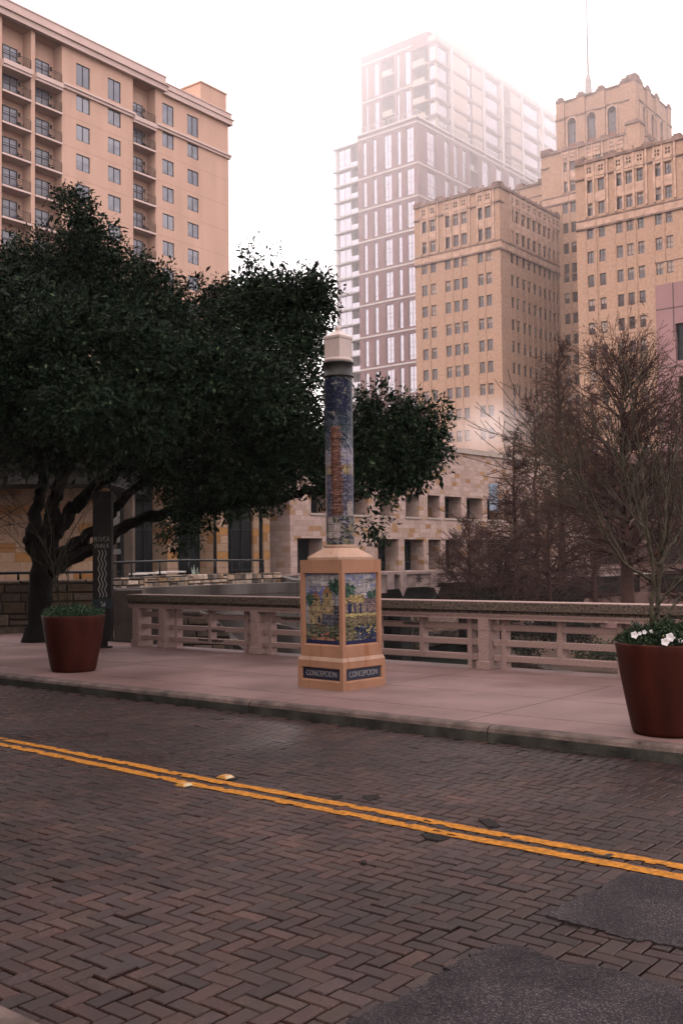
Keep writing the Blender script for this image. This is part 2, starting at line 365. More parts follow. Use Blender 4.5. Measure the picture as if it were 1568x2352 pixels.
def slabs(name, s_edges, t_edges, z, skip=None):
    mb = MB()
    for a, b in zip(s_edges[:-1], s_edges[1:]):
        for c, d in zip(t_edges[:-1], t_edges[1:]):
            if skip and skip((a + b) / 2, (c + d) / 2): continue
            g = .007
            P = [W(a + g, c + g), W(b - g, c + g), W(b - g, d - g), W(a + g, d - g)]
            mb.prism([(p.x, p.y) for p in P], z - .06, z)
    return mb
se = [-62, -59.5] + [-59.5 + 2.35 * i for i in range(1, 34)]
mb = slabs('pavement', se, [TK + .155, 9.15, 10.45, 11.75, TR + .30], ZS)
mb2 = slabs('pavement', [s for s in se if s < -16.6], [TR + .30, 14.4, 15.9, 17.4, 18.9], ZS)
off = len(mb.v); mb.v += mb2.v; mb.f += [tuple(i + off for i in f) for f in mb2.f]; mb.m += mb2.m; mb.c += mb2.c; mb.sm += mb2.sm
structure(mb.build('pavement', m_pave))
mb = slabs('pavement', se, [-8, -5, -2, 0, TN - .155], ZS); structure(mb.build('pavement', m_pave))
m_under = mat('bridge_concrete', (.16, .14, .125), .85, .3, 2, .3)
m_jbase = mat('joint_dirt', (.035, .028, .024), .9, .3, 8)
mb = MB()
T_ = lambda s0, s1, t0, t1: [(p.x, p.y) for p in (W(s0, t0), W(s1, t0), W(s1, t1), W(s0, t1))]
mb.prism(T_(-62, 20, TK + .155, TR + .29), -.7, ZS - .028)
structure(mb.build('bridge_deck', m_jbase))
mb = MB(); mb.prism(T_(-62, [s for s in se if s < -16.6][-1], TR + .31, 18.9), -4.7, ZS - .028); structure(mb.build('embankment', m_jbase))
mb = MB(); mb.prism(T_(-62, 20, -8, TN - .155), -.7, ZS - .008); structure(mb.build('near_pavement_base', m_under))
mb = MB(); mb.prism(T_(-140, 60, -10, TK + .15), -4.7, -.03); structure(mb.build('road_base', m_under))

# asphalt repairs over the bricks
def asphalt():
    m = bpy.data.materials.new('asphalt'); m.use_nodes = True; n = m.node_tree.nodes; L = m.node_tree.links; p = n['Principled BSDF']
    t = n.new('ShaderNodeTexCoord'); v = n.new('ShaderNodeTexVoronoi'); v.inputs['Scale'].default_value = 170; L.new(t.outputs['Object'], v.inputs['Vector'])
    sc = n.new('ShaderNodeSeparateColor'); L.new(v.outputs['Color'], sc.inputs[0]); r = n.new('ShaderNodeValToRGB'); e = r.color_ramp.elements
    e[0].position = .0; e[0].color = (.0095, .0076, .0090, 1); e[1].position = .75; e[1].color = (.0185, .0146, .0168, 1); q = e.new(.97); q.color = (.050, .043, .041, 1); L.new(sc.outputs[0], r.inputs[0])
    nz = n.new('ShaderNodeTexNoise'); nz.inputs['Scale'].default_value = 2.2; nz.inputs['Detail'].default_value = 6; L.new(t.outputs['Object'], nz.inputs['Vector'])
    mr = n.new('ShaderNodeMapRange'); mr.inputs['From Min'].default_value = .35; mr.inputs['From Max'].default_value = .62; mr.inputs['To Min'].default_value = .55; mr.inputs['To Max'].default_value = 1.25; L.new(nz.outputs['Fac'], mr.inputs['Value'])
    mx = n.new('ShaderNodeMix'); mx.data_type = 'RGBA'; mx.blend_type = 'MULTIPLY'; mx.inputs['Factor'].default_value = 1; L.new(r.outputs[0], mx.inputs['A']); L.new(mr.outputs[0], mx.inputs['B']); L.new(mx.outputs['Result'], p.inputs['Base Color'])
    p.inputs['Roughness'].default_value = .7; p.inputs['Specular IOR Level'].default_value = .05
    bp = n.new('ShaderNodeBump'); bp.inputs['Strength'].default_value = .8; bp.inputs['Distance'].default_value = .006; L.new(v.outputs['Distance'], bp.inputs['Height']); L.new(bp.outputs[0], p.inputs['Normal'])
    return m
m_asph = asphalt()
m_tar = mat('tar_seal', (.024, .021, .020), .8, .3, 30, .4, .1)
def patch(name, pts, z, seed, m, step=.025, jit=.009):
    P = [G(*p) for p in pts]; out = []; rr = random.Random(seed)
    for a, b in zip(P, P[1:] + P[:1]):
        n = max(1, int((b - a).length / step))
        for i in range(n):
            q = a.lerp(b, i / n); out.append((q.x + rr.gauss(0, jit), q.y + rr.gauss(0, jit)))
    bm = bmesh.new(); vs = [bm.verts.new((x, y, z)) for x, y in out]; f = bm.faces.new(vs)
    r_ = bmesh.ops.extrude_face_region(bm, geom=[f])
    for v in r_['geom']:
        if isinstance(v, bmesh.types.BMVert): v.co.z -= .03
    bmesh.ops.triangulate(bm, faces=bm.faces[:]); me = bpy.data.meshes.new(name); bm.to_mesh(me); bm.free(); me.materials.append(m)
    return structure(put(name, me))
z8 = lambda x, y: ((x / 1.12 + 1331) / 1.7417, (y / 1.12 + 2600) / 1.7417)
z7 = lambda x, y: ((x / 1.12) / 1.7417, (y / 1.12 + 2600) / 1.7417)
patch('asphalt_patch', [z8(*p) for p in ((1300, 1002), (1420, 1012), (1568, 1040), (2000, 1130), (2600, 1560), (2000, 1430), (1568, 1345), (1400, 1310), (1270, 1285), (1120, 1240), (1000, 1215), (955, 1195), (1010, 1150), (1090, 1110), (1180, 1080), (1240, 1040))], .0085, 2, m_asph)
patch('asphalt_patch', [z8(*p) for p in ((-200, 1900), (60, 1690), (130, 1640), (300, 1555), (480, 1455), (570, 1400), (650, 1360), (745, 1325), (820, 1330), (900, 1350), (1010, 1395), (1050, 1410), (1200, 1425), (1320, 1455), (1450, 1500), (1568, 1525), (1900, 1640), (1900, 2400), (600, 2600))], .008, 3, m_asph)
def spot(pts, seed): patch('tar_stain', [z8(*p) for p in pts], .0075, seed, m_tar, .012, .002)
spot(((395, 830), (430, 822), (500, 838), (520, 848), (480, 860), (420, 850)), 4)
spot(((650, 765), (700, 758), (748, 790), (735, 797), (690, 795), (672, 780)), 5)
spot(((125, 945), (148, 948), (145, 960), (122, 958)), 6)
spot(((0, 658), (45, 656), (40, 668), (0, 672)), 7)
spot(((130, 655), (200, 652), (215, 668), (160, 680), (140, 668)), 8)
spot(((1040, 1150), (1100, 1128), (1150, 1110), (1160, 1122), (1110, 1148), (1060, 1160)), 9)
spot(((1215, 1060), (1260, 1032), (1300, 1028), (1280, 1052), (1235, 1072)), 10)

# two raised ceramic road studs beside the line
m_stud = mat('road_stud_glaze', (.42, .19, .025), .4, .15, 30, 0, .5)
m_black = mat('black_metal', (.012, .012, .013), .45, .2, 8)
m_lens = mat('stud_lens', (.35, .26, .12), .3, .1, 30)
for (x, y, lab) in ((1010, 572, 'yellow raised road stud on the far side of the double yellow line'), (825, 606, 'yellow raised road stud on the near side of the double yellow line')):
    p = G(*z7(x, y)); s_, t_ = ST(p)
    t = thing('road_stud', lab, 'road stud', (p.x, p.y, road_z(s_, t_) + .002), -YAW, 'road studs by the yellow line')
    mb = MB(); prof = [(-.055, -.05, 0), (.055, .05, 0)]
    lo = [(-.055, -.05), (.055, -.05), (.055, .05), (-.055, .05)]; hi = [(-.03, -.036), (.03, -.036), (.03, .036), (-.03, .036)]
    for i in range(4):
        j = (i + 1) % 4; mb.face([(*lo[i], 0), (*lo[j], 0), (*hi[j], .02), (*hi[i], .02)])
    mb.face([(*q, .02) for q in hi]); mb.build('body', m_stud, t)
    mb = MB(); mb.face([(.0555, -.035, .003), (.0555, .035, .003), (.035, .026, .0185), (.035, -.026, .0185)]); mb.build('lens', m_lens, t)
    mb = MB(); mb.prism([(.10 * math.cos(a) * rnd.uniform(.75, 1.1) + .02, .075 * math.sin(a) * rnd.uniform(.75, 1.1)) for a in [i * .45 for i in range(14)]], -.004, .001); mb.build('glue_pad', m_tar, t)
# ------------------------------------------------------------------ concrete railing of the bridge
m_rail = mat('aggregate_concrete', (.33, .22, .20), .85, .24, 55, .5, .25, bscale=110, col2=(.37, .25, .225))
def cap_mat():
    m = mat('dark_cap', (.035, .028, .022), .85, .5, 30, .6, .2, bscale=90, col2=(.14, .105, .085)); return m  # dark mottled tone on the cap's front and underside, top stays pale
m_cap = cap_mat()
m_repair = mat('mortar_repair', (.085, .066, .058), .9, .2, 20, .2, .2)
HR = .955
def RZ(f): return ZS + f
rail = thing('concrete_railing', 'long pinkish concrete bridge railing with three bars between square posts', 'railing', W(0, TR, ZS), -YAW)
posts = [ST(G(597, 1501, ZS))[0]]
posts.append(ST(G(1122, 1536, ZS))[0]); bay = posts[1] - posts[0]
bay /= 2; posts = [posts[0] - 2.28, posts[0], posts[0] + bay, posts[1]] + [posts[1] + 2.25 * i for i in range(1, 5)]
end0 = posts[0] - .72
L0, L1 = end0 - .2, posts[-1] + .5
capz = [(-.155, .70), (-.155, .725), (-.17, .765), (-.17, .775), (-.15, .80), (-.15, .815), (-.20, .825), (-.20, .935), (-.185, .945)]
prof = [(y, z) for y, z in capz] + [(.185, .945), (.20, .935), (.20, .825), (.15, .815), (.15, .80), (.17, .775), (.17, .765), (.155, .725), (.155, .70)]
mb = MB()
n = 40
for i in range(n):
    a, b = L0 + (L1 - L0) * i / n, L0 + (L1 - L0) * (i + 1) / n
    for j in range(len(prof)):
        k = (j + 1) % len(prof)
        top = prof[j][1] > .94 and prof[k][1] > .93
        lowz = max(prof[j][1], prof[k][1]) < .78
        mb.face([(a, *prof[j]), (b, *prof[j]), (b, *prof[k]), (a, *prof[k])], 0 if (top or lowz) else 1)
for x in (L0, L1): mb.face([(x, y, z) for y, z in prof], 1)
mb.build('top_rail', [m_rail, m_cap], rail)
def mainpost(x, wd=.17):
    b = MB(); h = wd / 2
    b.box(x - h, x + h, -.16, .16, .0, .70, 0, bev=.012)
    b.box(x - h - .022, x + h + .022, -.178, .178, 0, .12, 0, bev=.012)
    b.box(x - h + .03, x + h - .03, -.168, .168, .55, .702, 0)
    b.build('post', m_rail, rail)
def slim(x, z0=0.):
    b = MB(); b.box(x - .036, x + .036, -.07, .07, z0, .70, 0, bev=.008)
    if z0 == 0: b.box(x - .044, x + .044, -.08, .08, 0, .03, 0)
    b.build('baluster', m_rail, rail)
for x in posts + [end0]: mainpost(x)
bars = ((.115, .20), (.325, .41), (.54, .625))
for a, b in zip(posts[:-1], posts[1:]):
    for x in (a + .275, b - .275): slim(x)
    mid = (a + b) / 2; slim(mid, .115)
    for z0, z1 in bars:
        b_ = MB(); b_.box(a + .1, b - .1, -.055, .055, z0, z1, 0, bev=.008)
        if rnd.random() < .5:
            x0 = rnd.uniform(a + .35, b - 1.2); x1 = x0 + rnd.uniform(.35, .7); zc = rnd.choice((z0 - .001, z1 - .045))
            pts = [(x0, zc + .01)] + [(x0 + (x1 - x0) * i / 8, zc - .002 + rnd.uniform(-.004, .006) if zc > z0 else z0 - .0035) for i in range(1, 8)] + [(x1, zc + .01)]
            top_ = [(x0 + (x1 - x0) * (8 - i) / 8, zc + .04 + rnd.uniform(-.012, .008)) for i in range(9)]
            pl = [(x, max(z0 - .0035, min(z1 + .0035, z))) for x, z in pts + top_]
            for i in range(len(pl)): 
                j = (i + 1) % len(pl); b_.face([(pl[i][0], -.058, pl[i][1]), (pl[j][0], -.058, pl[j][1]), (pl[j][0], -.05, pl[j][1]), (pl[i][0], -.05, pl[i][1])], 1)
            b_.face([(x, -.058, z) for x, z in pl], 1)
        b_.build('bar', [m_rail, m_repair], rail)
for z0, z1 in bars:
    b_ = MB(); b_.box(end0 + .09, posts[0] - .09, -.055, .055, z0, z1, 0, bev=.008); b_.build('bar', m_rail, rail)

# ------------------------------------------------------------------ tiled monument
def brush_panel(kind, w_, h_, seed):
    """a small painted tile picture: broad strokes of glaze, returned as an (h, w, 3) array of colours"""
    rng = np.random.default_rng(seed); C = np.zeros((h_, w_, 3)); yy, xx = np.mgrid[0:h_, 0:w_]
    def stroke(cx, cy, l, th, ang, col):
        dx = xx - cx; dy = yy - cy; a = dx * math.cos(ang) + dy * math.sin(ang); b = -dx * math.sin(ang) + dy * math.cos(ang)
        m = (a / l) ** 2 + (b / th) ** 2 < 1; C[m] = col
    def scatter(n, x0, x1, y0, y1, l, th, ang, ad, cols):
        for _ in range(n):
            c = np.array(cols[rng.integers(len(cols))]) * rng.uniform(.75, 1.25)
            stroke(rng.uniform(x0, x1), rng.uniform(y0, y1), l * rng.uniform(.5, 1.4), th * rng.uniform(.5, 1.3), ang + rng.normal(0, ad), c)
    def palm(cx, cy, r, cols):
        for _ in range(70):
            a = rng.uniform(0, 2 * math.pi); d = r * rng.uniform(.2, .9)
            stroke(cx + math.cos(a) * d * .8, cy - math.sin(a) * d, r * .33, max(.7, r * .07), -a + rng.normal(0, .3), np.array(cols[rng.integers(len(cols))]) * rng.uniform(.7, 1.3))
        for _ in range(26):
            stroke(cx + rng.normal(0, r * .4), cy + r * rng.uniform(.3, 1.1), r * .3, .8, math.pi / 2 + rng.normal(0, .15), np.array(cols[rng.integers(len(cols))]))
    sky = [(.33, .32, .36), (.42, .38, .42), (.24, .26, .46), (.5, .44, .44), (.3, .3, .4)]
    green = [(.03, .10, .065), (.05, .14, .085), (.02, .07, .055), (.10, .2, .12)]
    stone = [(.52, .34, .12), (.45, .28, .10), (.6, .42, .18), (.34, .2, .08)]
    dark = [(.03, .03, .07), (.07, .06, .09), (.05, .04, .04)]
    blue = [(.02, .03, .10), (.03, .05, .14), (.015, .02, .06), (.14, .15, .24)]
    if kind == 'church':
        C[:] = (.36, .34, .38); scatter(160, 0, w_, 0, h_ * .5, 9, 2.6, .3, .5, sky); scatter(14, w_ * .2, w_ * .8, h_ * .04, h_ * .22, 8, 3, -.3, .5, [(.62, .56, .54)])
        scatter(40, 0, w_ * .7, h_ * .2, h_ * .4, 7, 2.5, .6, .5, [(.16, .19, .5), (.28, .28, .5)])
        tx = lambda a, b, c, d, cols, n, ln=3., th=1.3: scatter(n, w_ * a, w_ * b, h_ * c, h_ * d, ln, th, math.pi / 2, .7, cols)
        C[int(h_ * .33):int(h_ * .72), int(w_ * .2):int(w_ * .42)] = (.5, .33, .12); C[int(h_ * .26):int(h_ * .72), int(w_ * .5):int(w_ * .78)] = (.52, .35, .12); C[int(h_ * .45):int(h_ * .72), int(w_ * .1):int(w_ * .85)] = (.5, .36, .16)
        for cx, top in ((.28, .25), (.63, .17)):
            for k in range(14): 
                t = k / 14; C[int(h_ * (top + .1 * t)):int(h_ * (top + .1 * t)) + 2, int(w_ * (cx - .13 * t)):int(w_ * (cx + .13 * t)) + 1] = (.42, .17, .06)
        tx(.1, .85, .34, .72, stone, 130); tx(.12, .8, .36, .72, dark, 70, 1.8, .8)
        for a, b, c, d in ((.6, .66, .28, .34), (.3, .36, .36, .4), (.36, .42, .62, .71)): C[int(h_ * c):int(h_ * d), int(w_ * a):int(w_ * b)] = (.04, .04, .08)
        C[int(h_ * .58):int(h_ * .74), int(w_ * .48):int(w_ * .85)] = (.13, .12, .17); scatter(50, w_ * .48, w_ * .85, h_ * .58, h_ * .74, 3, 1.2, .4, .8, [(.2, .19, .25), (.08, .08, .12), (.3, .25, .28)])
        C[int(h_ * .46):int(h_ * .78), int(w_ * .83):] = (.06, .06, .08); scatter(60, w_ * .83, w_, h_ * .46, h_ * .78, 3, 1.2, .8, 1, [(.12, .12, .17), (.03, .03, .04), (.2, .18, .2)])
        palm(w_ * .85, h_ * .17, h_ * .105, green); palm(w_ * .08, h_ * .35, h_ * .085, green)
        C[int(h_ * .3):int(h_ * .46), int(w_ * .84):int(w_ * .86)] = (.2, .12, .07)
        C[int(h_ * .73):] = (.10, .12, .06); scatter(220, 0, w_, h_ * .73, h_ * .95, 8, 1.1, 0, .35, [(.10, .16, .07), (.2, .22, .12), (.04, .06, .04), (.32, .26, .14), (.3, .14, .06), (.14, .16, .18)])
        scatter(60, w_ * .2, w_, h_ * .84, h_ * .95, 5, 1.6, .2, .6, [(.5, .12, .08), (.55, .3, .12), (.6, .25, .2), (.08, .12, .05), (.05, .05, .07)])
    elif kind == 'arcade':
        C[:] = (.34, .34, .46); scatter(160, 0, w_, 0, h_ * .36, 9, 2.8, .2, .6, [(.2, .24, .52), (.36, .36, .5), (.5, .46, .48), (.28, .3, .5)])
        scatter(60, w_ * .1, w_, h_ * .08, h_ * .34, 8, 3, -.6, .7, [(.56, .5, .48), (.46, .42, .42), (.3, .28, .32)])
        C[int(h_ * .31):int(h_ * .58), int(w_ * .02):int(w_ * .64)] = (.55, .37, .1); C[int(h_ * .36):int(h_ * .58), int(w_ * .6):] = (.24, .14, .14)
        scatter(90, 0, w_ * .62, h_ * .32, h_ * .42, 3.4, 1.2, .1, .9, [(.62, .42, .10), (.5, .3, .07), (.1, .07, .06)])
        scatter(140, 0, w_ * .62, h_ * .42, h_ * .58, 2.6, 1, 1.4, .6, [(.3, .2, .17), (.08, .07, .1), (.45, .34, .24), (.18, .12, .14)])
        scatter(110, w_ * .6, w_, h_ * .36, h_ * .58, 3, 1.2, 1, 1, [(.3, .16, .15), (.1, .06, .08), (.42, .26, .22), (.2, .15, .2)])
        for cx in (.17, .5, .33): 
            m = (abs(xx - w_ * cx) < w_ * (.06 if cx < .3 else .03)) & (yy > h_ * .42) & (yy < h_ * .575); C[m] = (.02, .03, .12)
        palm(w_ * .1, h_ * .22, h_ * .085, green); scatter(60, 0, w_ * .32, h_ * .18, h_ * .32, 4, 1.5, .6, 1, green); palm(w_ * .8, h_ * .3, h_ * .05, green); palm(w_ * .97, h_ * .28, h_ * .05, green)
        C[int(h_ * .58):] = (.2, .16, .08); scatter(160, 0, w_, h_ * .575, h_ * .72, 5, 1.2, 0, .8, [(.28, .2, .07), (.14, .12, .07), (.36, .28, .12), (.24, .12, .1)]); scatter(20, 0, w_, h_ * .57, h_ * .6, 9, 1.2, 0, .15, [(.6, .45, .12)])
        scatter(220, 0, w_, h_ * .7, h_ * .95, 3.4, 1.5, 1, 1.2, [(.1, .11, .05), (.24, .18, .06), (.05, .06, .04), (.3, .24, .12)])
        scatter(120, w_ * .35, w_, h_ * .76, h_ * .95, 4, 1.8, 1, 1.2, blue); scatter(16, w_ * .2, w_, h_ * .74, h_ * .95, 2.2, 1.6, 0, 1, [(.65, .5, .08)])
    if kind in ('church', 'arcade'):
        C[int(h_ * .95):] = (.03, .035, .13); nx, ny = 7, 11
    else:
        # shaft: h runs from the top downwards, w is the girth
        C[:] = (.05, .06, .1)
        scatter(900, 0, w_, 0, h_ * .34, 8, 1.3, 1.1, .6, [(.02, .03, .09), (.04, .05, .10), (.03, .05, .07), (.18, .18, .24), (.02, .025, .05), (.05, .09, .08), (.25, .23, .2)])
        scatter(260, 0, w_, h_ * .02, h_ * .2, 4, 1.6, .8, 1, [(.02, .025, .1), (.015, .02, .07)])
        C[int(h_ * .33):int(h_ * .62)] = (.36, .32, .42); scatter(300, 0, w_, h_ * .33, h_ * .58, 9, 3, .2, .6, [(.42, .36, .42), (.3, .28, .45), (.5, .42, .44), (.36, .34, .5)])
        scatter(420, 0, w_, h_ * .26, h_ * .43, 10, 1., 1.3, .35, [(.03, .06, .11), (.02, .04, .08), (.07, .12, .13), (.18, .2, .26)])
        scatter(180, 0, w_, h_ * .53, h_ * .6, 4, 1.4, 1.4, .7, [(.5, .36, .09), (.56, .4, .12), (.34, .2, .08)])
        C[int(h_ * .585):int(h_ * .83)] = (.12, .12, .2); scatter(900, 0, w_, h_ * .585, h_ * .83, 3.4, 1.2, .6, .9, [(.08, .09, .19), (.2, .2, .3), (.05, .06, .12), (.28, .26, .32), (.14, .1, .14)])
        C[int(h_ * .83):] = (.3, .25, .24); scatter(420, 0, w_, h_ * .83, h_, 3.6, 1.7, .5, 1, [(.1, .11, .14), (.03, .04, .09), (.45, .33, .07), (.2, .2, .1), (.3, .28, .32), (.06, .08, .05)])
        def trunk(c, wd):
            for y in range(int(h_ * .30), int(h_ * .826)):
                f = (y / h_ - .30) / .526; x0 = c - wd * (.9 + .3 * f) + f * w_ * .02; x1 = c + wd * (.9 + .3 * f) + f * w_ * .02
                C[y, int(max(0, x0)):int(min(w_, x1))] = (.24, .09, .055)
            scatter(230, c - wd, c + wd + w_ * .015, h_ * .30, h_ * .82, wd * .45, 1., .1, .35, [(.34, .13, .08), (.14, .05, .035), (.42, .2, .15), (.09, .04, .03), (.3, .11, .05)])
        for c in TRUNKS: trunk(w_ * c, w_ * .055)
        def block(x0, x1, y0, y1, cols=((.55, .43, .40), (.48, .36, .33), (.6, .48, .45))):
            C[int(h_ * y0):int(h_ * y1), int(w_ * x0) % w_:int(w_ * x1)] = cols[0]; scatter(int(1600 * (x1 - x0) * (y1 - y0) * 10), w_ * x0 + 1, w_ * x1 - 1, h_ * y0 + 1, h_ * y1 - 1, 1.6, 1.2, 0, 1, cols)
        for b in MISSING: block(*b)
        nx, ny = 12, 24
    # grout between the tiles and a slight shade of glaze of its own for every tile
    for i in range(nx):
        for j in range(ny):
            C[int(h_ * j / ny):int(h_ * (j + 1) / ny), int(w_ * i / nx):int(w_ * (i + 1) / nx)] *= rng.uniform(.88, 1.1)
    for j in range(1, ny): C[int(h_ * j / ny)] *= .5
    for i in range(1, nx): C[:, int(w_ * i / nx)] *= .55
    g = C.mean(axis=2, keepdims=True); C = C * .72 + g * np.array([[[1.04, .97, .98]]]) * .26
    return C
TRUNKS = (.205, .70); MISSING = ((.10, .26, .868, .955), (.09, .165, .83, .87), (.342, .444, .745, .826), (.0, .055, .575, .83), (.6, .68, .83, .9))
m_tile = vmat('glazed_tile', .32, .045, .25, 40, 0, .06, 40)
m_cast = mat('cast_stone', (.50, .285, .165), .8, .16, 3, .35, .3, bscale=160, col2=(.56, .33, .20))
def stained(name, base):
    m = mat(name, base, .8, .12, 3, .35, .3, bscale=160); n = m.node_tree.nodes; L = m.node_tree.links; p = n['Principled BSDF']
    src = p.inputs['Base Color'].links[0].from_socket
    t = n.new('ShaderNodeTexCoord'); mp = n.new('ShaderNodeMapping'); mp.inputs['Scale'].default_value = (5, 5, 1.1); L.new(t.outputs['Object'], mp.inputs[0])
    a = n.new('ShaderNodeTexNoise'); a.inputs['Scale'].default_value = 1.6; a.inputs['Detail'].default_value = 6; L.new(mp.outputs[0], a.inputs['Vector'])
    b = n.new('ShaderNodeTexVoronoi'); b.inputs['Scale'].default_value = 60; L.new(t.outputs['Object'], b.inputs['Vector'])
    r1 = n.new('ShaderNodeValToRGB'); r1.color_ramp.elements[0].position = .58; r1.color_ramp.elements[0].color = (1, 1, 1, 1); r1.color_ramp.elements[1].position = .74; r1.color_ramp.elements[1].color = (.80, .62, .50, 1); L.new(a.outputs['Fac'], r1.inputs[0])
    r2 = n.new('ShaderNodeValToRGB'); r2.color_ramp.elements[0].position = .06; r2.color_ramp.elements[0].color = (.35, .3, .27, 1); r2.color_ramp.elements[1].position = .16; r2.color_ramp.elements[1].color = (1, 1, 1, 1); L.new(b.outputs['Distance'], r2.inputs[0])
    x = n.new('ShaderNodeMix'); x.data_type = 'RGBA'; x.blend_type = 'MULTIPLY'; x.inputs['Factor'].default_value = 1; L.new(src, x.inputs['A']); L.new(r1.outputs[0], x.inputs['B'])
    y = n.new('ShaderNodeMix'); y.data_type = 'RGBA'; y.blend_type = 'MULTIPLY'; y.inputs['Factor'].default_value = .8; L.new(x.outputs['Result'], y.inputs['A']); L.new(r2.outputs[0], y.inputs['B'])
    L.new(y.outputs['Result'], p.inputs['Base Color']); return m
m_cast = stained('stained_cast_stone', (.385, .195, .12))
m_castpale = stained('pale_cast_stone', (.44, .28, .205))
m_lant = mat('lantern_panel', (.58, .46, .42), .55, .06, 8, .1, .3, bscale=90)
m_band = mat('dark_steel_band', (.03, .026, .024), .5, .3, 14, .2)
m_plaque = mat('dark_blue_plaque', (.012, .014, .035), .35, .2, 12)
m_white = mat('white_lettering', (.5, .47, .46), .6, .08, 30)

FCp = G(787, 1588, ZS); MC = Vector((-.02, FCp.y + .525, ZS)); MROT = R(45 + 2.0)
mon = thing('tile_column', 'tall round column of painted tiles on a square sandstone coloured base reading Concepción', 'monument', MC, MROT)
def zof(v, y=MC.y): return A(783, v, y).z - ZS
hp = .536 / math.sqrt(2); hb = .500 / math.sqrt(2)       # half sides of plinth and body
yf = FCp.y
ZP0, ZP1 = zof(1522, yf), zof(1515, yf + .03); ZB = zof(1285.5, yf + .02)
def recess_box(mb, h, z0, z1, win, dep, m=0, top=True):
    """square block, its four sides with a bevelled recess; win = (half width, z0, z1)"""
    for k in range(4):
        T = Matrix.Rotation(k * math.pi / 2, 4, 'Z')
        F = lambda pts, mm=m: mb.face([T @ Vector(p) for p in pts], mm)
        a, b0, b1 = win
        xs = [-h, -a, a, h]; zs = [z0, b0, b1, z1]
        for i in range(3):
            for j in range(3):
                if i == 1 and j == 1: continue
                F([(xs[i], -h, zs[j]), (xs[i + 1], -h, zs[j]), (xs[i + 1], -h, zs[j + 1]), (xs[i], -h, zs[j + 1])])
        c = .018; ia, i0, i1 = a - c * .6, b0 + c, b1 - c * .4
        o = [(-a, b0), (a, b0), (a, b1), (-a, b1)]; q = [(-ia, i0), (ia, i0), (ia, i1), (-ia, i1)]
        for i in range(4):
            j = (i + 1) % 4; F([(o[i][0], -h, o[i][1]), (o[j][0], -h, o[j][1]), (q[j][0], -h + dep, q[j][1]), (q[i][0], -h + dep, q[i][1])])
        F([(x, -h + dep + .003, z) for x, z in q])
    if top: mb.face([(-h, -h, z1), (h, -h, z1), (h, h, z1), (-h, h, z1)], m)
mb = MB(); pw = (hp - .055, zof(1566, yf + .15), zof(1535, yf + .15))
recess_box(mb, hp, -.01, ZP0, pw, .03, top=False)
q0, q1 = hp, hb + .008
for k in range(4):
    T = Matrix.Rotation(k * math.pi / 2, 4, 'Z'); mb.face([T @ Vector(p) for p in ((-q0, -q0, ZP0), (q0, -q0, ZP0), (q1, -q1, ZP1 + .012), (-q1, -q1, ZP1 + .012))], 1)
mb.build('plinth', [m_cast, m_castpale], mon)
mb = MB(); bw = (hb - .052, zof(1484, yf + .2), zof(1316, yf + .2))
recess_box(mb, hb, ZP1 + .005, ZB, bw, .035); mb.build('pedestal', [m_cast], mon)
# tile pictures and plaques on each side; the two towards the street read fully
def text_mesh(s, size, name, ext=.002, thin=-.004, width=1.):
    cu = bpy.data.curves.new(name, 'FONT'); cu.body = s; cu.size = size; cu.align_x = 'CENTER'; cu.align_y = 'CENTER'; cu.extrude = ext; cu.offset = thin; cu.resolution_u = 3
    o = bpy.data.objects.new(name, cu); COL.objects.link(o); dg = bpy.context.evaluated_depsgraph_get()
    me = bpy.data.meshes.new_from_object(o.evaluated_get(dg)); bpy.data.objects.remove(o); bpy.data.curves.remove(cu)
    me.name = name
    for v in me.vertices: v.co.x *= width
    return me
tm = text_mesh('CONCEPCIÓN', .098, 'lettering', .0012, -.0022, .80); tm.materials.clear(); tm.materials.append(m_white)
PW, PH = 60, 132
for k in range(4):
    T = Matrix.Rotation(k * math.pi / 2, 4, 'Z')
    C = brush_panel('arcade' if k % 2 == 0 else 'church', PW, PH, 20 + k) * .36
    # k == 0 faces -y of the monument (towards the left-front), k == 1 faces +x (right-front)
    xs = np.linspace(-bw[0] + .012, bw[0] - .012, PW + 1); zs = np.linspace(bw[2] - .008, bw[1] + .02, PH + 1)
    X, Z = np.meshgrid(xs, zs); relief = .0012 * np.random.default_rng(k).random(X.shape)
    V = np.stack([X, np.full_like(X, -hb + .0335) - relief, Z], -1).reshape(-1, 3)
    V = V @ np.array(T.to_3x3()).T
    i, j = np.meshgrid(np.arange(PH), np.arange(PW), indexing='ij'); a = i * (PW + 1) + j
    me = np_mesh('tile_picture', V, np.stack([a, a + PW + 1, a + PW + 2, a + 1], -1).reshape(-1, 4), [m_tile], C.reshape(-1, 3))
    put('tile_picture', me, mon)
    mb = MB(); mb.box(-pw[0] + .012, pw[0] - .012, -hp + .022, -hp + .029, pw[1] + .019, pw[2] - .008, T=T); pq = mb.build('name_plaque', m_plaque, mon)
    t2 = tm.copy(); t2.transform(T @ Matrix.Translation((0, -hp + .0205, (pw[1] + pw[2]) / 2 + .004)) @ Matrix.Rotation(R(90), 4, 'X')); put('lettering', t2, pq)
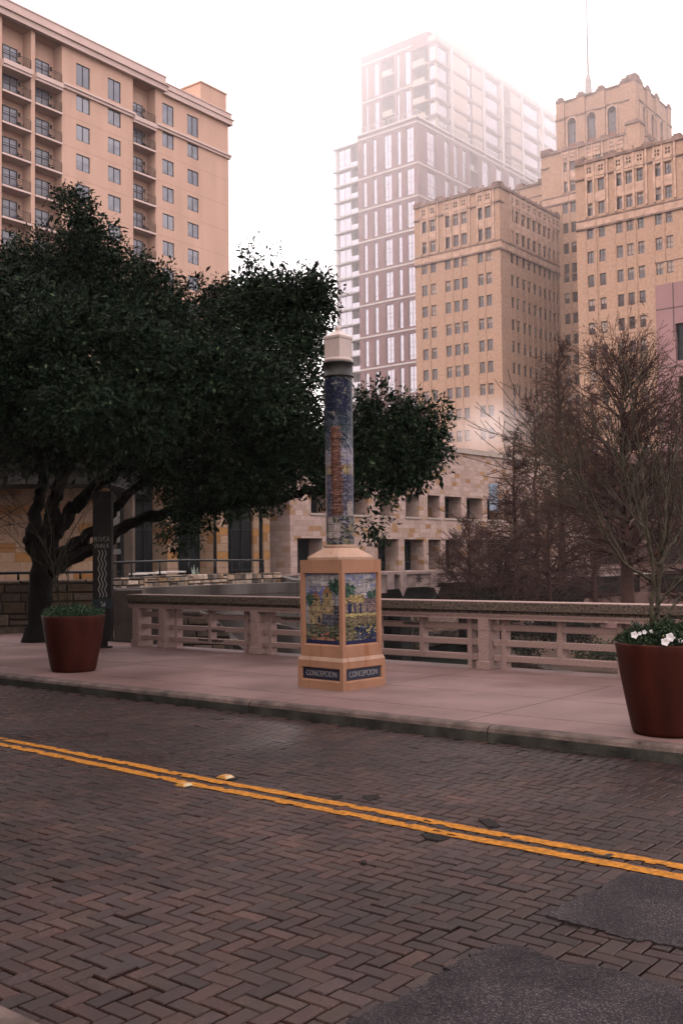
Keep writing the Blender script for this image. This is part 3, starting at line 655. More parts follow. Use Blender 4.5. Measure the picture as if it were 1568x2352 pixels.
# sloping cap, collar
mb = MB(); zc0, zc1, zc2, zc3 = ZB, zof(1280), zof(1258), zof(1251.5)
a0 = .448 / math.sqrt(2); n = 32
ring = lambda r_, z: [(r_ * math.cos(2 * math.pi * (i + .5) / n), r_ * math.sin(2 * math.pi * (i + .5) / n), z) for i in range(n)]
def sq(h, z):
    out = []
    for i in range(n):
        a = 2 * math.pi * (i + .5) / n; c, s_ = math.cos(a), math.sin(a); q = h / max(abs(c), abs(s_)); out.append((q * c, q * s_, z))
    return out
levels = [sq(a0, zc0 + .002), sq(a0, zc0 + .03), sq(a0 - .02, zc1 + .02), ring(.20, zc2), ring(.205, zc2 + .004), ring(.205, zc3 - .006), ring(.195, zc3), ring(.1, zc3)]
for L_, U_ in zip(levels[:-1], levels[1:]):
    for i in range(n): mb.face([L_[i], L_[(i + 1) % n], U_[(i + 1) % n], U_[i]], 0, None, False)
mb.build('sloping_cap', m_castpale, mon)
# tiled shaft
SH0, SH1, SR = zc3, zof(867), .172
SW, SHH = 108, 300
C = brush_panel('shaft', SW, SHH, 5) * .30
th = np.linspace(0, 2 * math.pi, SW, endpoint=False); zs = np.linspace(SH1, SH0 - .01, SHH + 1)
rr_ = SR + .0015 * np.random.default_rng(2).random((SHH + 1, SW))
# girth starts at the face towards the street and runs to the right
a_off = -math.pi / 2 - MROT - math.pi / 2
X = rr_ * np.cos(th[None] + a_off); Y = rr_ * np.sin(th[None] + a_off); Z = np.repeat(zs[:, None], SW, 1)
V = np.stack([X, Y, Z], -1).reshape(-1, 3)
i, j = np.meshgrid(np.arange(SHH), np.arange(SW), indexing='ij'); a = i * SW + j; b = i * SW + (j + 1) % SW
put('tiled_shaft', np_mesh('tiled_shaft', V, np.stack([a, a + SW, b + SW, b], -1).reshape(-1, 4), [m_tile], C.reshape(-1, 3)), mon)
# band and lantern
zb0, zb1 = SH1, zof(834.5)
mb = MB(); mb.lathe([(.12, zb0 - .004), (.192, zb0 - .004), (.192, zb0 + .014), (.178, zb0 + .018), (.178, zb1 - .018), (.194, zb1 - .014), (.194, zb1), (.12, zb1 + .001)], 56, 0); mb.build('steel_band', m_band, mon)
zl1, zl2, zl3 = zof(774), zof(766), zof(748.5)
LT = Matrix.Rotation(R(4), 4, 'Z'); hl = .170 / math.sqrt(2)
lant = MB()
lant.lathe([(.1, zb1 + .004), (.178, zb1 + .004), (.178, zb1 + .05), (.16, zb1 + .052), (.05, zb1 + .054)], 40, 0)
lant.box(-hl, hl, -hl, hl, zb1 + .051, zl1, 0, T=LT, bev=.004)
lo = lant.build('lantern', m_lant, mon)
mb = MB(); h2 = hl + .008
for k in range(4):
    T = LT @ Matrix.Rotation(k * math.pi / 2, 4, 'Z'); F = lambda p: mb.face([T @ Vector(q) for q in p])
    F([(-h2, -h2, zl1 - .03), (h2, -h2, zl1 - .03), (h2, -h2, zl1), (-h2, -h2, zl1)]); F([(-h2, -h2, zl1), (h2, -h2, zl1), (.03, -.03, zl2 + .03), (-.03, -.03, zl2 + .03)])
    F([(-.028, -.028, zl2 + .028), (.028, -.028, zl2 + .028), (.028, -.028, zl3 - .025), (-.028, -.028, zl3 - .025)]); F([(-.028, -.028, zl3 - .025), (.028, -.028, zl3 - .025), (0, 0, zl3)])
mb.build('finial_roof', m_lant, lo)
mb = MB(); mb.box(-.0025, .0025, -.0025, .0025, zb1 + .056, zl1 - .031, T=LT @ Matrix.Translation((hl - .001, -hl + .001, 0)) @ Matrix.Rotation(R(45), 4, 'Z')); mb.build('seam', m_band, lo)
# ------------------------------------------------------------------ hotel with balconies (upper left)
GND = -4.7
m_stucco = mat('peach_stucco', (.69, .445, .345), .9, .09, .5, .25, .2, bscale=30, stretch=(1, 1, .22), detail=7)
m_trim = mat('pale_stucco_trim', (.74, .55, .50), .9, .07, .5, .2, .2)
m_frame = mat('dark_window_frame', (.035, .035, .042), .5, .15, 3)
def glass_mat(name, col, metal, rough=.08, var=.2, scale=.25):
    return mat(name, col, rough, var, scale, 0, .6, metal)
m_glass = glass_mat('curtained_glass', (.10, .10, .125), .22)
m_rail_metal = mat('bronze_railing', (.06, .05, .045), .5, .2, 5)
def window_mesh(key, wd, ht, vs, hs, fr=.06, m=None, sill=0., fd=.05, glass_rows=None):
    """frame + mullions + panes; origin at the lower left corner, facing -y; pane lies fd behind the frame face"""
    b = MB()
    b.box(0, fr, 0, fd + .03, 0, ht); b.box(wd - fr, wd, 0, fd + .03, 0, ht); b.box(fr, wd - fr, 0, fd + .03, 0, fr); b.box(fr, wd - fr, 0, fd + .03, ht - fr, ht)
    for x in vs: b.box(wd * x - fr * .45, wd * x + fr * .45, .004, fd + .02, fr, ht - fr)
    for z in hs: b.box(fr, wd - fr, .008, fd + .016, ht * z - fr * .4, ht * z + fr * .4)
    b.face([(fr * .5, fd, fr * .5), (wd - fr * .5, fd, fr * .5), (wd - fr * .5, fd, ht - fr * .5), (fr * .5, fd, ht - fr * .5)], 1)
    if glass_rows:        # blinds drawn part of the way down
        b.face([(fr, fd + -.004, ht * (1 - glass_rows)), (wd - fr, fd - .004, ht * (1 - glass_rows)), (wd - fr, fd - .004, ht - fr), (fr, fd - .004, ht - fr)], 2)
    if sill: b.box(-.06, wd + .06, -sill - .04, .02, -.12, -.004, 3)
    return b.mesh(key, m)
def place_win(me, parent, axis, a, const, z, name='window'):
    if axis == 's': return put(name, me, parent, (a, const, z))
    return put(name, me, parent, (const, a, z), R(90))

HP = A(525, 1282, 125); HY = R(37)
hot = thing('hotel', 'peach stucco hotel tower with stacked balconies and pale cornices', 'building', (HP.x, HP.y, 0), -HY)
FZ = lambda r: 51.4 if r == 0 else 48.69 - 3.13 * (r - 1)      # window sills
FT = lambda r: 53.74 if r == 0 else 50.38 - 3.13 * (r - 1)
bays = [(-35.6, -32.2), (-31.57, -28.2), (-27.72, -24.42), (-14.83, -11.5)]
cols_ = [(-40.5, -38.7), (-22.59, -20.8), (-18.36, -16.58), (-10.45, -8.7), (-6.51, -4.73)]
NR = 10
top = 55.3
m_wall = MB()
ops = []
for y0, y1 in cols_:
    for r in range(NR): ops.append((y0, y1, FZ(r), FT(r), .14))
SLAB = lambda r: 50.6 if r == 0 else 47.72 - 3.13 * (r - 1)
for y0, y1 in bays:
    ops.append((y0, y1, 16.0, 54.9, 1.35))
m_wall.wall('t', 0., -52, .45, GND, top, ops, .14)
for y0, y1 in bays:
    m_wall.face([(-1.35, y0, 16), (-1.35, y1, 16), (-1.35, y1, 54.9), (-1.35, y0, 54.9)])
m_wall.face([(0, .45, GND), (-16, .45, GND), (-16, .45, top), (0, .45, top)]); m_wall.face([(0, -52, top), (0, .45, top), (-16, .45, top), (-16, -52, top)])
# control joints in the stucco
for r in range(1, NR):
    z = 47.72 - 3.13 * (r - 1)
    for y0, y1 in ((-24.42, -14.83), (-11.5, .45)):
        m_wall.box(-.03, .006, y0, y1, z - .018, z + .018, 1)
m_joint = mat('joint_line', (.5, .33, .27), .9, .1, 3)
m_wall.build('wall', [m_stucco, m_joint], hot)
def cornice(name, y0, y1, prof, m, x0=0., ret=True):
    b = MB()
    for (xa, za, zb) in prof: b.box(x0 - .25, x0 + xa, y0 - (xa if not ret else 0), y1 + (xa if ret else 0), za, zb)
    return b.build(name, m, hot)
cornice('cornice', -52, -10.7, ((.55, 54.9, 55.5), (.75, 55.5, 55.62), (.45, 55.62, 56.5), (.52, 56.5, 56.66)), m_trim)
cornice('cornice', -10.45, .45, ((.42, 54.6, 55.2), (.55, 55.2, 55.34), (.28, 55.34, 55.95), (.36, 55.95, 56.08)), m_trim)
for y0, y1 in ((-52, -36.2), (-24.42, -14.83), (-11.5, .45)):
    cornice('string_course', y0, y1, ((.22, 50.42, 50.72), (.36, 50.72, 50.8), (.28, 50.8, 51.0)), m_trim)
b = MB(); b.box(-5.2, -.15, -4.1, .3, 55.3, 58.4); b.box(-5.3, -.05, -4.2, .4, 58.4, 58.6); b.build('stair_tower', m_stucco, hot)
wm = [m_frame, m_glass, m_trim, m_trim]
wg = [mat('sheer_curtain_a', (.075, .075, .095), .12, .2, .4, 0, .6, .22), mat('sheer_curtain_b', (.135, .13, .15), .12, .15, .4, 0, .6, .22), mat('sheer_curtain_c', (.10, .098, .115), .1, .3, .9, 0, .6, .24)]
w_tall = [window_mesh('window', 1.79, 2.34, (.5,), (), .07, [m_frame, g_, g2, m_trim], glass_rows=q) for g_, g2, q in zip(wg, wg[1:] + wg[:1], (None, None, .35))]
w_std = [window_mesh('window', 1.79, 1.69, (.5,), (), .07, [m_frame, g_, g2, m_trim], glass_rows=q) for g_, g2, q in ((wg[0], wg[1], None), (wg[1], wg[0], None), (wg[2], wg[1], .4), (wg[0], wg[2], .85), (wg[2], wg[2], None))]
for y0, y1 in cols_:
    for r in range(NR): place_win(rnd.choice(w_tall if r == 0 else w_std), hot, 't', y0, -.06, FZ(r))
d_me = window_mesh('balcony_door', 1.75, 2.25, (.5,), (.62,), .08, [m_frame, mat('door_glass', (.22, .215, .27), .2, .3, .6, 0, .5), m_frame, m_frame])
lm = MB(); lm.box(-.09, .09, -.1, 0, 0, .32); lm.box(-.12, .12, -.13, 0, .32, .36); lamp_me = lm.mesh('wall_lamp', [m_frame])
rows_words = ['top', 'second', 'third', 'fourth', 'fifth', 'sixth', 'seventh', 'eighth', 'ninth', 'tenth']
chair = MB()
chair.box(-.25, .25, -.25, .25, .40, .44); chair.box(-.25, .25, .2, .25, .44, .95)
for sx in (-1, 1):
    for sy in (-1, 1): chair.box(sx * .23 - .02, sx * .23 + .02, sy * .22 - .02, sy * .22 + .02, 0, .40)
    chair.box(sx * .25 - .03, sx * .25 + .03, -.25, .25, .62, .66); chair.box(sx * .25 - .02, sx * .25 + .02, -.25, -.21, .44, .62)
chair_me = chair.mesh('patio_chair', [mat('patio_chair_weave', (.03, .026, .025), .7, .2, 6)])
bnames = {0: None, 1: 'leftmost', 2: 'middle', 3: 'right-hand'}
for bi, (y0, y1) in enumerate(bays):
    for r in range(NR):
        z = SLAB(r)
        sb = MB()
        if r == 0:
            sb.box(-1.3, .34, y0, y1, z - .35, z + .12); sb.box(-1.3, .22, y0, y1, z - .62, z - .35)
        else: sb.box(-1.3, .16, y0, y1, z - .2, z)
        sb.build('balcony_slab', m_trim, hot)
        zf = z + (.12 if r == 0 else 0)
        off = .9 if bi < 3 else .8
        if bi != 0 or r < 6:
            put('balcony_door', d_me, hot, (-1.22, y0 + off, zf + .02), R(90))
            put('wall_lamp', lamp_me, hot, (-1.35, y0 + off + 2.02, zf + 1.7), R(90))
        rb_ = MB(); xr = .02
        rb_.box(xr - .025, xr + .025, y0, y1, zf + 1.03, zf + 1.08); rb_.box(xr - .015, xr + .015, y0, y1, zf + .86, zf + .885); rb_.box(xr - .015, xr + .015, y0, y1, zf + .08, zf + .11)
        y = y0 + .06
        while y < y1: rb_.box(xr - .009, xr + .009, y - .009, y + .009, zf + .1, zf + .87); y += .125
        for yy in (y0 + .03, (y0 + y1) / 2, y1 - .03): rb_.box(xr - .02, xr + .02, yy - .02, yy + .02, zf, zf + 1.05)
        rb_.build('balcony_railing', m_rail_metal, hot)
        if bi and r < (7 if bi < 3 else 8):
            M = hot.matrix_basis if False else (Matrix.Translation((HP.x, HP.y, 0)) @ Matrix.Rotation(-HY, 4, 'Z'))
            p = M @ Vector((-.75, y1 - .75, zf))
            o = put('patio_chair', chair_me, None, p, -HY + R(90) + rnd.uniform(-.5, .5) + R(20))
            tag(o, 'dark patio chair on the %s balcony down in the hotel\'s %s balcony column' % (rows_words[r], bnames[bi]) if r else 'dark patio chair on the topmost balcony in the hotel\'s %s balcony column' % bnames[bi], 'chair', 'patio chairs on the hotel balconies')

# ------------------------------------------------------------------ ornate brick tower in three masses
m_brick_t = mat('tan_brick', (.43, .268, .19), .9, .15, 2.6, .3, .2, detail=8, bscale=6, col2=(.48, .30, .22))
m_terra = mat('terracotta_trim', (.54, .35, .27), .9, .28, 1.2, .4, .2, bscale=9)
m_dkterra = mat('sooty_coping', (.25, .16, .135), .95, .45, 1.1, .4, .2, bscale=6)
m_wood = mat('brown_sash', (.15, .085, .07), .6, .2, 3)
m_tglass = glass_mat('dim_glass', (.09, .07, .08), .12, .12, .5, .6)
m_blind = mat('window_blind', (.42, .33, .30), .7, .12, 2)
TP = A(1148, 1282, 165); TY = R(38.5)
twr = thing('brick_skyscraper', 'old tan brick skyscraper with ornate crown and a thin mast', 'building', (TP.x, TP.y, 0), -TY)
AL, AC, AR, AE = -15.4, 1.0, 14.15, 42.0; BC = 20.5; PT = 61.0
rowz = [56.12, 52.62, 49.1, 45.4, 41.8, 38.15, 34.6, 31.1, 27.55, 24.0, 20.4, 16.8, 13.2]
WH = 1.8
cl = [(-14.0, -12.95), (-12.25, -11.2), (-9.37, -8.35), (-7.7, -6.68), (-6.13, -5.11), (-3.12, -2.14), (-1.62, -.62)]
crr = [(15.85, 16.85), (17.76, 18.74), (20.5, 21.46), (22.13, 23.09), (23.8, 24.74), (26.4, 27.38), (28.0, 28.96), (31.0, 32.0), (33.0, 34.0), (36, 37), (38, 39)]
cs = [(3.35, 4.4), (5.07, 6.1), (7.2, 8.25), (9.0, 10.05), (11.0, 12.0), (12.85, 13.85), (14.65, 15.65), (16.35, 17.35), (18.0, 18.9), (19.35, 20.2)]
cb = [(1.9, 2.85), (3.4, 4.35), (5.6, 6.5), (8.2, 9.2), (10.4, 11.4)]
wins = []     # (visible size, axis, a, const, z, kind)
shade_rng = random.Random(11)
def kind(): 
    q = shade_rng.random(); return 0 if q < .55 else (1 if q < .8 else (2 if q < .93 else 3))
def tower_wall(b, axis, const, a0, a1, cols, rows, ztop, pri, ribs=True):
    ops = [(x0, x1, z, z + WH) for x0, x1 in cols for z in rows]
    b.wall(axis, const, a0, a1, GND, ztop, ops, .28)
    sg = (lambda a, d0, d1, z0, z1, e, m: b.box(a - e, a + e, const - d1, const - d0, z0, z1, m)) if axis == 's' else (lambda a, d0, d1, z0, z1, e, m: b.box(const + d0, const + d1, a - e, a + e, z0, z1, m))
    if ribs:
        for (p, q) in zip(cols[:-1], cols[1:]):
            if q[0] - p[1] < 1.3: sg((p[1] + q[0]) / 2, 0, .10, GND, ztop - 6.4, .12, 0)
        for p in cols:
            sg(p[0] - .16, 0, .05, GND, ztop - 6, .05, 0)
    for x0, x1 in cols:
        for z in rows: wins.append((pri - z * .01, axis, x0, (const + .20) if axis == 's' else const - .20, z, kind()))
def slab_along(b, axis, const, a0, a1, z0, z1, d, m):
    if axis == 's': b.box(a0, a1, const - d, const + .002, z0, z1, m)
    else: b.box(const - .002, const + d, a0, a1, z0, z1, m)
def crown(b, axis, const, a0, a1, cols, ztop, zs0, zs1, holes):
    """terracotta top two floors: spandrels, hood moulds, parapet panels with shade-dark blocks and little finials"""
    groups = [[cols[0]]]
    for c in cols[1:]:
        if c[0] - groups[-1][-1][1] < 1.4: groups[-1].append(c)
        else: groups.append([c])
    slab_along(b, axis, const, a0, a1, zs0 - 2.0, zs0 - 1.72, .22, 2); slab_along(b, axis, const, a0, a1, zs0 - .62, zs0 - .42, .16, 2)
    slab_along(b, axis, const, a0, a1, zs0 - 1.7, zs0 - .64, .06, 1)
    for g in groups:
        l, r_ = g[0][0] - .18, g[-1][1] + .18
        slab_along(b, axis, const, l, r_, zs0 + WH + .12, zs1 - .08, .07, 1)
        slab_along(b, axis, const, l, r_, zs1 + WH + .1, zs1 + WH + .75, .12, 1)
        for c in g: slab_along(b, axis, const, c[0] - .1, c[1] + .1, zs1 + WH + .5, zs1 + WH + .95, .2, 1)
        slab_along(b, axis, const, l, r_, ztop - 2.45, ztop - .45, .1, 1)
        for c in g:
            for i in range(2):
                for j in range(2):
                    a = c[0] + .18 + i * .42; z = ztop - 1.9 + j * .55
                    slab_along(b, axis, const, a, a + .26, z, z + .34, .12, 3)
        for c in g[:-1] + [(l - .1, l)] + [(r_, r_ + .1)]:
            slab_along(b, axis, const, c[1] + .12, c[1] + .42, zs0 - .2, ztop + .15, .2, 1)
            slab_along(b, axis, const, c[1] + .17, c[1] + .37, ztop + .15, ztop + .55, .12, 2)
    slab_along(b, axis, const, a0, a1, ztop - .42, ztop + .04, .3, 2)
    ends = [a0] + [x for g0, g1 in zip(groups[:-1], groups[1:]) for x in ((g0[-1][1] + g1[0][0]) / 2,)] + [a1]
    for x in ends:
        lo = max(a0, min(a1 - 1.5, x - .75))
        slab_along(b, axis, const, lo, lo + 1.5, ztop + .04, ztop + .32, .3, 2); slab_along(b, axis, const, lo + .25, lo + 1.25, ztop + .32, ztop + .55, .26, 2)
        slab_along(b, axis, const, lo, lo + 1.5, ztop - 2.7, ztop - 2.5, .24, 2)
m_hole = mat('shadowed_piercing', (.05, .035, .03), .9, .2, 3)  # dark blocks carry the shade of the parapet piercings as colour
tm_ = [m_brick_t, m_terra, m_dkterra, m_hole]
b = MB(); tower_wall(b, 's', 0, AL, AC, cl, rowz, PT, 100); tower_wall(b, 't', AC, 0, BC, cs, rowz, PT, 40)
crown(b, 's', 0, AL, AC + .3, cl, PT, rowz[1], rowz[0], 1); crown(b, 't', AC, -.3, BC, cs, PT, rowz[1], rowz[0], 0)
b.face([(AL, 0, GND), (AL, 40, GND), (AL, 40, PT), (AL, 0, PT)]); b.face([(AL, 0, PT - .3), (AC, 0, PT - .3), (AC, 40, PT - .3), (AL, 40, PT - .3)]); b.build('wing', tm_, twr)
b = MB(); tower_wall(b, 's', 0, AR, AE, crr, rowz, PT, 150)
crown(b, 's', 0, AR, AE, crr, PT, rowz[1], rowz[0], 1)
b.face([(AR, 0, GND), (AR, 40, GND), (AR, 40, PT), (AR, 0, PT)]); b.face([(AE, 0, GND), (AE, 40, GND), (AE, 40, PT), (AE, 0, PT)]); b.face([(AR, 0, PT - .3), (AE, 0, PT - .3), (AE, 40, PT - .3), (AR, 40, PT - .3)]); b.build('wing', tm_, twr)
# centre block behind the court, with its own parapet
CT = 72.6
b = MB(); rows_c = [68.6, 64.9, 61.2, 57.7, 54.1, 50.5] + rowz[2:]
tower_wall(b, 's', BC, -2.1, 15.8, cb, rows_c, CT, 30)
crown(b, 's', BC, -2.1, 15.7, [(2.0, 2.9), (3.5, 4.4), (6.4, 7.3), (8, 8.9), (10.6, 11.5), (12.2, 13.1)], CT, 65, 68.6, 1)
b.box(13.9, 16.2, BC - .4, BC + 1.9, 60, CT + 1.0, 0); b.box(13.7, 16.4, BC - .6, BC + 2.1, CT + 1.0, CT + 1.4, 2); b.box(14.2, 15.9, BC - .3, BC + 1.7, CT + 1.4, CT + 1.8, 2)
b.box(-2.1, -.1, BC - .3, BC + 1.5, CT, CT + .7, 2)
b.face([(-2.1, BC, 50), (-2.1, BC + 20, 50), (-2.1, BC + 20, CT), (-2.1, BC, CT)]); b.face([(15.8, BC, 50), (15.8, BC + 24, 50), (15.8, BC + 24, CT), (15.8, BC, CT)]); b.face([(-2.1, BC, CT - .4), (15.8, BC, CT - .4), (15.8, BC + 24, CT - .4), (-2.1, BC + 24, CT - .4)])
crown(b, 't', 15.8, BC, BC + 24, [(BC + 3 + 2.6 * i, BC + 4 + 2.6 * i) for i in range(7)], CT, 65, 68.6, 0)
b.build('centre_block', tm_, twr)
b = MB(); b.box(-8.6, -2.1, BC + 3, BC + 18, GND, 68.7, 0); b.box(-8.9, -2.1, BC + 2.7, BC + 18.2, 68.7, 69.1, 2); b.box(-8.7, -7.2, BC + 2.6, BC + 4, 69.1, 69.6, 2); b.box(-4.2, -3, BC + 2.6, BC + 4, 69.1, 69.6, 2); b.box(-8.65, -2.1, BC + 2.9, BC + 3, 66.6, 66.8, 2); b.build('side_block', tm_, twr)
for a in (-6.6, -4.0): wins.append((20, 's', a, BC + 2.95, 63.7, 0))
# crown tower with arched windows
TB = BC + 2.6; TZ = 82.3; ta0, ta1 = .0, 13.2; TBY = TB + 15.5
arch = [(1.9, 3.5), (5.6, 7.2), (9.4, 11.0)]; z_a0, z_a1 = 72.0, 78.2
b = MB(); b.wall('s', TB, ta0, ta1, 60, TZ, [(x0, x1, z_a0, z_a1) for x0, x1 in arch], .35)
archy = [(TB + 2.6 + 4.0 * i, TB + 4.0 + 4.0 * i) for i in range(3)]
b.wall('t', ta1 + 1.2, TB + 1.2, TBY, 60, TZ, [(y0, y1, z_a0, z_a1) for y0, y1 in archy], .35)
b.face([(ta1, TB, 60), (ta1 + 1.2, TB + 1.2, 60), (ta1 + 1.2, TB + 1.2, TZ), (ta1, TB, TZ)])
b.face([(ta0, TB, 60), (ta0, TBY, 60), (ta0, TBY, TZ), (ta0, TB, TZ)]); b.face([(ta0, TB, TZ - 2.9), (ta1 + 1.2, TB, TZ - 2.9), (ta1 + 1.2, TBY, TZ - 2.9), (ta0, TBY, TZ - 2.9)])
for axis, const, lst, e0, e1 in (('s', TB, arch, ta0, ta1), ('t', ta1 + 1.2, archy, TB + 1.2, TBY)):
    for x0, x1 in lst:
        xc = (x0 + x1) / 2; rad = (x1 - x0) / 2
        for k in range(10):                                             # round head and hood
            a_, c_ = math.pi * k / 10, math.pi * (k + 1) / 10
            P = lambda r_, t, d: ((xc - r_ * math.cos(t), const - d, z_a1 - .1 + r_ * math.sin(t)) if axis == 's' else (const + d, xc - r_ * math.cos(t), z_a1 - .1 + r_ * math.sin(t)))
            for r0, r1, d, m in ((0.01, rad, .05, 3), (rad, rad + .28, .16, 1)):
                b.face([P(r0, a_, d), P(r1, a_, d), P(r1, c_, d), P(r0, c_, d)], m)
            b.face([P(rad + .28, a_, .16), P(rad + .28, c_, .16), P(rad + .28, c_, 0), P(rad + .28, a_, 0)], 1); b.face([P(rad, a_, .16), P(rad, c_, .16), P(rad, c_, 0), P(rad, a_, 0)], 1)
        for q in (x0 - .14, x1 + .14): slab_along(b, axis, const, q - .12, q + .12, z_a0, z_a1, .16, 1)
        slab_along(b, axis, const, x0 - .9, x1 + .9, TZ - 3.1, TZ - 2.9, .1, 2)
    piers = [e0 + .6] + [(p[1] + q[0]) / 2 for p, q in zip(lst[:-1], lst[1:])] + [e1 - .6]
    for q in piers:
        slab_along(b, axis, const, q - .75, q + .75, 60, TZ - .2, .32, 0); slab_along(b, axis, const, q - .85, q + .85, TZ - 3.4, TZ - 3.15, .45, 2)
        slab_along(b, axis, const, q - .8, q + .8, TZ - .2, TZ + .35, .4, 2); slab_along(b, axis, const, q - .5, q + .5, TZ + .35, TZ + .75, .3, 2)
    slab_along(b, axis, const, e0, e1, TZ - .25, TZ + .05, .2, 2)
for q in ((ta1 + .6, TB + .6),): b.box(q[0] - .9, q[0] + .9, q[1] - .9, q[1] + .9, TZ - .3, TZ + 1.1, 2); b.box(ta1 - .4, ta1 + 1.4, TB - .35, TB + 1.45, 60, TZ - .3, 0)
b.build('crown_tower', tm_, twr)
# pierced parapet: real little openings to the sky between the piers
for axis, const, lst, e0, e1 in (('s', TB, arch, ta0, ta1), ('t', ta1 + 1.2, archy, TB + 1.2, TBY)):
    pass
aw = MB(); aw.box(0, .09, 0, .1, 0, 6.2, 0); aw.box(1.51, 1.6, 0, .1, 0, 6.2, 0); aw.box(.48, .54, 0, .08, 0, 6.2, 0); aw.box(1.06, 1.12, 0, .08, 0, 6.2, 0)
aw.box(.09, 1.51, -.01, .1, 2.0, 2.5, 2); aw.box(.09, 1.51, 0, .08, 4.2, 4.28, 0); aw.face([(.02, .06, 0), (1.58, .06, 0), (1.58, .06, 6.2), (.02, .06, 6.2)], 1)
aw_me = aw.mesh('arched_window', [m_wood, m_tglass, mat('red_spandrel', (.30, .12, .09), .9, .2, 2), m_terra])
for x0, x1 in arch: place_win(aw_me, twr, 's', x0, TB + .22, z_a0, 'arched_window')
for y0, y1 in archy: place_win(aw_me, twr, 't', y0, ta1 + 1.2 - .22, z_a0, 'arched_window')
# mast
mc = ((ta0 + ta1) / 2 - 3.4, TB + 6)
b = MB(); b.box(mc[0] - 1.2, mc[0] + 1.2, mc[1] - 1.2, mc[1] + 1.2, TZ - 3, TZ + 1.5); b.lathe([(.62, TZ + 1.4), (.6, TZ + 5.2), (.3, TZ + 6.4), (.16, TZ + 6.6)], 10, 0, None, mc)
b.tube([(mc[0], mc[1], TZ + 6.4), (mc[0], mc[1], TZ + 26), (mc[0], mc[1], TZ + 45)], [.17, .13, .06], 8); b.build('mast', mat('mast_grey', (.42, .36, .36), .5, .15, 2), twr)
# windows: the nearest hundred as parts, the rest as one
WM = [m_wood, m_tglass, m_blind, m_terra]
kinds = [window_mesh('window', 1.0, WH, (.5,), (.5,), .07, WM, .1, glass_rows=g) for g in (None, .3, .5, .85)]
wins.sort(key=lambda q: -q[0])
for (_, ax, a, c, z, k) in wins[:100]: place_win(kinds[k], twr, ax, a, c, z)
rest = MB()
for (_, ax, a, c, z, k) in wins[100:]:
    M = Matrix.Translation((a, c, z)) if ax == 's' else Matrix.Translation((c, a, z)) @ Matrix.Rotation(R(90), 4, 'Z')
    me = kinds[k]; o = len(rest.v); rest.v += [tuple(M @ v.co) for v in me.vertices]
    for p in me.polygons: rest.f.append(tuple(o + i for i in p.vertices)); rest.m.append(p.material_index); rest.c.append(None); rest.sm.append(False)
structure(rest.build('window', WM, twr), 'stuff')

# ------------------------------------------------------------------ new glass and brick tower in the cloud
m_dkbrick = mat('maroon_brick', (.25, .145, .145), .85, .12, .8, .1, .2)
m_band2 = mat('white_string_course', (.62, .55, .54), .7, .05, 1)
m_pale = mat('pale_panel', (.60, .48, .42), .7, .05, .3)
m_sky_glass = glass_mat('reflective_glass', (.27, .25, .285), .8, .06, .05, .12)
m_alu = mat('grey_aluminium', (.46, .40, .41), .5, .1, 2)
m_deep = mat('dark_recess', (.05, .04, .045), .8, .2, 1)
GP = A(957, 1282, 200); GY = R(39.5)
gt = thing('glass_tower', 'modern residential tower of maroon brick and glass fading into low cloud', 'building', (GP.x, GP.y, 0), -GY)
LT0, LT1 = -13.25, 1.55; GB = 54.0
str_z = [86.2, 78.1] + [78.1 - 6.46 * i for i in range(1, 12)]
lc = [(-12.0, -11.0), (-9.45, -8.45), (-6.65, -4.75), (-3.42, -2.42), (-1.2, .65)]
rc = [(3.3, 6.3), (9.4, 11.1), (12.8, 14.4), (16.0, 17.6), (23.6, 26.4), (29.3, 32), (34.7, 37.4), (46.5, 49.5)]
rrec = [(18.9, 22.1), (39.4, 44)]
gw = []
b = MB(); ops = []; ops2 = []
for zt, zb in zip(str_z[:-1], str_z[1:]):
    for x0, x1 in lc: ops.append((x0, x1, zb + .55, zt - .75)); gw.append(('s', x0, x1, .2, zb + .55, zt - .75))
    for y0, y1 in rc: ops2.append((y0, y1, zb + .55, zt - .75)); gw.append(('t', y0, y1, LT1 - .2, zb + .55, zt - .75))
    for y0, y1 in rrec: ops2.append((y0, y1, zb + .3, zt - .5, 1.6))
b.wall('s', 0, LT0, LT1, GND, 87.0, ops, .25); b.wall('t', LT1, 0, GB, GND, 87.0, ops2, .25)
for z in str_z:
    b.box(LT0 - .02, LT1 + .14, -.14, .01, z - .2, z + .12, 1); b.box(LT1 - .01, LT1 + .14, -.14, GB, z - .2, z + .12, 1)
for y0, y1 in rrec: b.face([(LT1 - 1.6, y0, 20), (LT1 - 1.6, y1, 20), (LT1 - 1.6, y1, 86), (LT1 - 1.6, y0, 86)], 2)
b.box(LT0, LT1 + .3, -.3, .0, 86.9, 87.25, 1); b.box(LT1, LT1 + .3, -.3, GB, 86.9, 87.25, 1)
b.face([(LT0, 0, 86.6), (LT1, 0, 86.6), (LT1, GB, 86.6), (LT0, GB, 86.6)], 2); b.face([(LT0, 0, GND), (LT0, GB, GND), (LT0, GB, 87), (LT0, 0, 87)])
b.build('brick_block', [m_dkbrick, m_band2, m_deep], gt)
